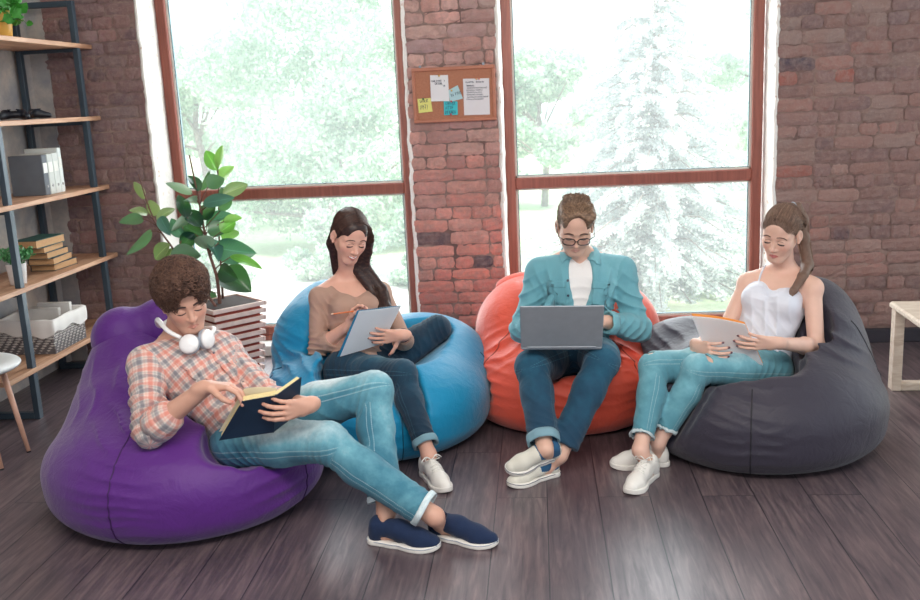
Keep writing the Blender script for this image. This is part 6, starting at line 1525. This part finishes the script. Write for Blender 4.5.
for yy in (-.050, -.57):
    MB().box((-.515, -.03, -.020), (.515, .03, .020), bev=.003, R=R, c=c0+R@A3(.574, yy, 0)+A3(0, 0, .0205)).build('floor_rail', M_tw, tb)
    for xx in (.034, 1.114):
        MB().box((-.024, -.032, 0), (.024, .032, Z1-.035), bev=.003, R=R, c=c0+R@A3(xx, yy, 0)+A3(0, 0, (Z1-.035)/2)).build('leg', M_tw, tb)
    

# ================================================================== CORK BOARD
cbx0, cbx1, cbz0, cbz1 = -.742, -.240, 1.452, 1.777; yb = YW-.010
cb = empty('cork_board', ((cbx0+cbx1)/2, YW, cbz0), 'cork pinboard with notes hanging on the brick pillar', 'pinboard')
t = NT('cork'); p = t.pos(); t.base(t.mix(t.noise(160, p, 3, .7), srgb(150, 96, 74), srgb(196, 136, 108))).set(Roughness=.95); t.bump(t.noise(200, p, 3), .4, .003)
MB().box((cbx0+.015, yb-.012, cbz0+.015), (cbx1-.015, yb-.003, cbz1-.015)).build('cork_sheet', t.m, cb)
m = MB(); w_ = .020; Mfr = simple('reddish_wood_frame', (178, 112, 86), .5, .1, 20)
m.box((cbx0, yb-.020, cbz0), (cbx1, yb, cbz0+w_), bev=.003).box((cbx0, yb-.020, cbz1-w_), (cbx1, yb, cbz1), bev=.003).box((cbx0, yb-.020, cbz0+w_), (cbx0+w_, yb, cbz1-w_), bev=.003).box((cbx1-w_, yb-.020, cbz0+w_), (cbx1, yb, cbz1-w_), bev=.003); m.build('frame', Mfr, cb)
for x in (cbx0+.045, cbx1-.075): MB().box((x, yb-.006, cbz1), (x+.014, yb, cbz1+.016), bev=.001).box((x+.004, yb-.009, cbz1+.008), (x+.009, yb-.005, cbz1+.012)).build('hanger', simple('grey_metal_hanger', (120, 124, 132), .4, metal=.7), cb)
def cb_pt(px, py): q = onY(px, py, yb-.0125); return q
INK = simple('blue_black_ink', (52, 62, 84), .7)
STRK = {'W': [[(0, 1), (.25, 0), (.5, .7), (.75, 0), (1, 1)]], 'O': [[(.5, 1), (.05, .5), (.5, 0), (.95, .5), (.5, 1)]], 'R': [[(0, 0), (0, 1), (.8, .78), (0, .5), (.9, 0)]], 'K': [[(0, 0), (0, 1)], [(.9, 1), (0, .45), (.9, 0)]],
        'N': [[(0, 0), (0, 1), (.9, 0), (.9, 1)]], 'T': [[(0, 1), (1, 1)], [(.5, 1), (.5, 0)]], 'E': [[(.9, 1), (0, 1), (0, 0), (.9, 0)], [(0, .5), (.7, .5)]], 'A': [[(0, 0), (.5, 1), (1, 0)], [(.2, .4), (.8, .4)]], 'C': [[(.9, .9), (.3, 1), (0, .5), (.3, 0), (.9, .1)]], '!': [[(.4, 1), (.4, .3)], [(.4, .1), (.4, 0)]], 'L': [[(0, 1), (0, 0), (.8, 0)]], 'S': [[(.9, .9), (.3, 1), (.2, .6), (.8, .4), (.7, 0), (.1, .1)]], 'B': [[(0, 0), (0, 1), (.7, .75), (0, .5), (.8, .25), (0, 0)]], 'M': [[(0, 0), (.1, 1), (.5, .3), (.9, 1), (1, 0)]], 'Y': [[(0, 1), (.5, .5), (1, 1)], [(.5, .5), (.5, 0)]], 'F': [[(0, 0), (0, 1), (.9, 1)], [(0, .5), (.6, .5)]], '.': [[(.3, .15), (.3, 0)]]}
def scribble(m, org, ux, uz, x, z, w, h, n, rad=.0011, words=None):
    """hand-written strokes"""
    for i in range(n):
        ch_ = words[i] if words else random.choice('WORKNTEACLSBMYF')
        if ch_ == ' ': continue
        for st in STRK[ch_]:
            pts = [org+ux*(x+(i+.12+a*.7)*w/n+random.uniform(-.0005, .0005))+uz*(z+b*h+random.uniform(-.0006, .0006))+A3(0, -.0008, 0) for a, b in st]
            m.tube(pts, rad, 4, flat=(A3(0, 1, 0), .3))
def note(name, label, cat, px, rgb, th, writing, pins, group=None):
    """px = image corners TL TR BR BL of the sheet, on the board plane"""
    q = [cb_pt(*p_)-A3(0, .0012+th*.0, 0) for p_ in px]; r_ = empty(name, (q[2]+q[3])/2, label, cat, group)
    q = [x-A3(0, th, 0) for x in q]; MB().slab(q[3], q[2], q[1], q[0], -.0007).build('sheet', simple(name+'_paper', rgb, .8, .03), r_)
    ux = nrm(q[2]-q[3]); uz = nrm(q[0]-q[3]); W_ = np.linalg.norm(q[2]-q[3]); H_ = np.linalg.norm(q[0]-q[3])
    m = MB()
    for (x, z, w, h, n, *wd) in writing: scribble(m, q[3]-A3(0, .0004, 0), ux, uz, x*W_, z*H_, w*W_, h*H_, n, .0009 if n > 8 else .0013, wd[0] if wd else None)
    if m.v: m.build('writing', INK, r_)
    for (x, z, prgb) in pins:
        c = q[3]+ux*x*W_+uz*z*H_; Rp = np.array([[1, 0, 0], [0, 0, -1.], [0, 1, 0]]); MB().lathe(c, [(.0055, .0005), (.0045, .004), (.0032, .006), (.005, .009), (.0001, .0095)], 12, 0, Rp).build('push_pin', simple('pin', prgb, .3), r_, True)
    return r_
note('paper_sheet', 'white sheet with a short heading, pinned at the upper left of the cork board', 'paper', [(430, 75.3), (448, 75), (449.3, 101), (431.2, 101.5)], (226, 224, 226), .002, [(.08, .74, .55, .07, 7), (.75, .74, .06, .07, 1, '!'), (.25, .64, .42, .07, 5), (.72, .56, .1, .05, 2)], [(.5, .97, (232, 190, 80))])
note('paper_sheet', 'larger white sheet with a handwritten list, pinned at the right of the cork board', 'paper', [(463, 78.8), (489, 78.2), (490, 114.5), (464.2, 115.2)], (222, 219, 222), .001, [(.10, .885, .32, .035, 7), (.50, .885, .30, .035, 7)]+[(.12+.02*(k % 2), .79-.062*k, w_, .032, n_) for k, (w_, n_) in enumerate([(.30, 8), (.78, 17), (.62, 14), (.58, 13), (.64, 14), (.82, 18), (.66, 14)])], [(.52, .985, (224, 160, 90)), (.62, .985, (214, 120, 100))])
note('sticky_note', 'yellow sticky note at the lower left corner of the cork board', 'sticky note', [(417.5, 99), (430.8, 98), (432.6, 111.6), (419, 113)], (226, 222, 130), .003, [(.14, .70, .66, .20, 4, 'WORK'), (.14, .22, .62, .32, 4, 'NOT!')], [(.42, .96, (40, 130, 80))], 'sticky notes on the cork board')
note('sticky_note', 'turquoise sticky note below the middle of the cork board', 'sticky note', [(443.8, 101.2), (457.6, 101.3), (457.9, 114.8), (444.2, 115.2)], (70, 190, 200), .004, [(.12, .74, .76, .18, 6, 'COFFEE'), (.10, .42, .62, .22, 4), (.10, .10, .80, .22, 6)], [(.55, .97, (224, 60, 80)), (.5, .04, (224, 60, 80))], 'sticky notes on the cork board')
note('sticky_note', 'tilted pale blue sticky note beside the white list on the cork board', 'sticky note', [(448.3, 90.3), (457.7, 85.2), (463, 98.5), (450, 102)], (176, 208, 214), .0005, [(.12, .40, .25, .22, 2), (.45, .45, .5, .22, 4)], [(.25, .90, (232, 190, 80))], 'sticky notes on the cork board')

# ================================================================== RUBBER PLANT
Yp = 5.22; pr = empty('rubber_plant', (onY(226, 345, Yp)[0], Yp, 0), 'tall rubber plant in a slatted wooden planter by the left window', 'plant')
ct = A3(onY(225, 300, Yp)[0], Yp, 0); ztop = onY(236, 306, Yp-.16)[2]; th0 = math.radians(47)
M_sl = simple('whitewashed_slat', (226, 202, 192), .6, .08, 20); M_in = simple('terracotta_liner', (176, 84, 70), .8)
nsl = 11
for k in range(nsl):
    zc = ztop-.020-k*(ztop-.03)/nsl; hw = .165-.040*k/nsl; m = MB(); R = rotz(th0)
    for s_ in range(4): Rs = R@rotz(s_*PI/2); m.box((-hw-.012*(s_ % 2), -.007, -.0125), (hw+.012*(s_ % 2), .007, .0125), bev=.002, R=Rs, c=ct+Rs@A3(0, -hw, 0)+A3(0, 0, zc))
    m.build('slat_ring', M_sl, pr)
m = MB(); V = []
for z_, hw in ((.008, .110), (ztop-.015, .145)):
    for a, b in ((-1, -1), (1, -1), (1, 1), (-1, 1)): V.append(ct+rotz(th0)@A3(a*hw, b*hw, 0)+A3(0, 0, z_))
m.add(V, [(3, 2, 1, 0), (0, 1, 5, 4), (1, 2, 6, 5), (2, 3, 7, 6), (3, 0, 4, 7), (4, 5, 6, 7)]); m.build('inner_pot', M_in, pr)
m = MB(); m.add([v+A3(0, 0, .004) for v in V[4:]], [(0, 1, 2, 3)]); m.build('soil', simple('potting_soil', (54, 42, 40), .95), pr)
M_stem = simple('brown_green_stem', (112, 76, 66), .7, .2, 30)
cp = lambda x, y, Y: onY(120+x/3, 150+y/3, Y)
stemdef = [([(300, 470), (290, 380), (262, 290), (240, 170), (208, 15)], 5.20, .012), ([(290, 470), (230, 390), (155, 290), (100, 205), (55, 72)], 5.12, .009), ([(310, 470), (305, 380), (297, 250), (296, 60)], 5.34, .009)]
for P_, Y_, r_ in stemdef:
    pts = [cp(x, y, Y_) for x, y in P_]; pts[0] = A3(pts[0][0], pts[0][1], min(pts[0][2], ztop-.02)); q = splines(np.array(pts)[None], 20)[0]; MB().tube(q, list(np.linspace(r_, r_*.35, 20)), 8).build('stem', M_stem, pr, True)
def rubber_mat(name, top, under):
    t = NT(name); p = t.pos(); g = t.n('ShaderNodeNewGeometry'); a = t.n('ShaderNodeAttribute'); a.attribute_name = 'Col'; sx = t.n('ShaderNodeSeparateColor'); t.l(a.outputs['Color'], sx.inputs[0])
    vein = t.math('LESS_THAN', sx.outputs[0], .035); sv = t.math('GREATER_THAN', t.math('SINE', t.math('ADD', t.math('MULTIPLY', sx.outputs[1], 95), t.math('MULTIPLY', sx.outputs[0], -18))), .93)
    lt = tuple(min(1, x*1.9+.02) for x in srgb(*top)[:3])+(1,)
    c = t.mix(t.noise(9, p, 3), tuple(x*.8 for x in srgb(*top)[:3])+(1,), tuple(x*1.2 for x in srgb(*top)[:3])+(1,)); c = t.mix(t.math('MULTIPLY', vein, .8), c, lt); c = t.mix(t.math('MULTIPLY', sv, .25), c, lt)
    c = t.mix(g.outputs['Backfacing'], c, srgb(*under)); t.base(c).set(Roughness=.28); t.b.inputs['Specular IOR Level'].default_value = .7
    tr = t.n('ShaderNodeBsdfTranslucent'); t.l(t.mix(.5, c, srgb(120, 190, 70)), tr.inputs[0]); mx = t.n('ShaderNodeMixShader'); mx.inputs[0].default_value = .16; t.l(t.b.outputs[0], mx.inputs[1]); t.l(tr.outputs[0], mx.inputs[2]); t.l(mx.outputs[0], t.out.inputs['Surface']); return t.m
ML = [rubber_mat('dark_rubber_leaf', (16, 56, 46), (90, 122, 98)), rubber_mat('pale_sheen_rubber_leaf', (66, 112, 104), (150, 170, 150)), rubber_mat('young_bright_leaf', (112, 176, 72), (150, 200, 100)), rubber_mat('olive_leaf', (128, 146, 96), (150, 160, 110))]
LV = [(70, 205, 0, 216, 30, 0), (95, 240, 30, 312, 26, 0), (72, 150, 42, 92, 22, 3), (85, 192, 30, 178, 24, 3), (100, 200, 92, 148, 34, 3), (110, 212, 166, 170, 26, 3), (150, 282, 100, 328, 38, 3), (158, 292, 122, 378, 26, 3), (150, 322, 245, 312, 52, 0),
      (218, 132, 138, 97, 24, 1), (236, 125, 205, 72, 32, 0), (240, 122, 276, 60, 20, 0), (262, 112, 312, 82, 44, 0), (292, 62, 256, 0, 34, 2), (293, 55, 306, -18, 22, 2), (300, 92, 338, 48, 34, 2), (308, 135, 384, 102, 36, 3), (238, 162, 188, 146, 34, 1), (248, 162, 342, 142, 34, 1), (300, 186, 314, 108, 42, 0),
      (238, 194, 150, 240, 34, 1), (246, 208, 286, 166, 44, 0), (258, 228, 330, 188, 40, 1), (242, 232, 196, 176, 42, 0), (250, 258, 188, 228, 44, 0), (262, 242, 322, 238, 44, 0), (310, 214, 366, 202, 26, 2), (302, 246, 346, 214, 40, 2), (306, 268, 356, 240, 38, 2), (272, 302, 232, 256, 46, 1), (286, 292, 404, 312, 66, 1), (330, 318, 426, 352, 26, 2), (303, 366, 392, 420, 74, 0), (300, 352, 348, 388, 50, 0), (200, 205, 176, 132, 36, 0), (276, 422, 262, 498, 40, 0), (262, 268, 300, 330, 44, 1), (190, 262, 150, 205, 34, 1), (225, 250, 180, 292, 40, 0), (120, 200, 150, 255, 30, 1)]
for i, (x0, y0, x1, y1, wpx, mi) in enumerate(LV):
    r_ = random.Random(i*7+1); Yb = 5.20+r_.uniform(-.07, .14)+(-.08 if x0 < 170 else 0); dY = r_.uniform(-.10, .10)-(.06 if mi == 1 else 0); a = cp(x0, y0, Yb); b = cp(x1, y1, min(Yb+dY, 5.62)); L_ = np.linalg.norm(b-a); d = (b-a)/L_; wd = wpx/3/938*5.25*.5*1.25
    view = nrm((a+b)/2-CP); sd_ = nrm(np.cross(d, view)); tl_ = r_.uniform(-.6, .6)+(.35 if mi == 1 else 0); nn_ = np.cross(sd_, d); sdv = nrm(sd_*math.cos(tl_)+nn_*math.sin(tl_)); nv = np.cross(sdv, d); nv = nv if nv[2] > 0 else -nv
    V = []; Cc_ = []; nu, nw = 14, 8; curl = r_.uniform(.04, .16)*L_; fold = r_.uniform(.25, .5)
    for k in range(nu+1):
        u = k/nu; w_ = wd*max(0, math.sin(PI*min(u*1.0, 1)**.82))**.75*(1 if u < .93 else .9)
        for q in range(nw+1):
            s_ = q/nw*2-1; V.append(a+d*L_*u+sdv*w_*s_+nv*(fold*w_*abs(s_)**1.5-curl*u*u*.9+curl*.45*math.sin(PI*u))); Cc_.append((abs(s_), u, 0))
    F = [(k*(nw+1)+q, (k+1)*(nw+1)+q, (k+1)*(nw+1)+q+1, k*(nw+1)+q+1) for k in range(nu) for q in range(nw)]
    if np.cross(V[nw+1]-V[0+0] if True else 0, V[nu//2*(nw+1)+1]-V[nu//2*(nw+1)])@nv < 0: F = [f[::-1] for f in F]
    me = np_mesh('leaf', V, F); attr_col(me, np.array(Cc_)); link('leaf', me, ML[mi], pr, True)
    # leaf stalk to the nearest stem
    best = None
    for P_, Y_, rr in stemdef:
        q = splines(np.array([cp(x, y, Y_) for x, y in P_])[None], 30)[0]; dd = np.linalg.norm(q-a, axis=1); k = dd.argmin()
        if best is None or dd[k] < best[0]: best = (dd[k], q[max(0, k-2)])
    MB().tube([best[1], (best[1]+a)/2+A3(0, 0, .004), a+d*L_*.04], [.0035, .003, .0025], 6).build('leaf_stalk', M_stem, pr, True)
scene.view_settings.view_transform = 'Standard'; scene.view_settings.look = 'None'
scene.view_settings.gamma = 1.0; scene.view_settings.use_curve_mapping = False
scene.view_settings.exposure = EXPO
scene.cycles.use_denoising = True
scene.cycles.max_bounces = 8; scene.cycles.transparent_max_bounces = 12; scene.cycles.diffuse_bounces = 4
scene.cycles.caustics_reflective = False; scene.cycles.caustics_refractive = False
scene.cycles.sample_clamp_indirect = 6.0
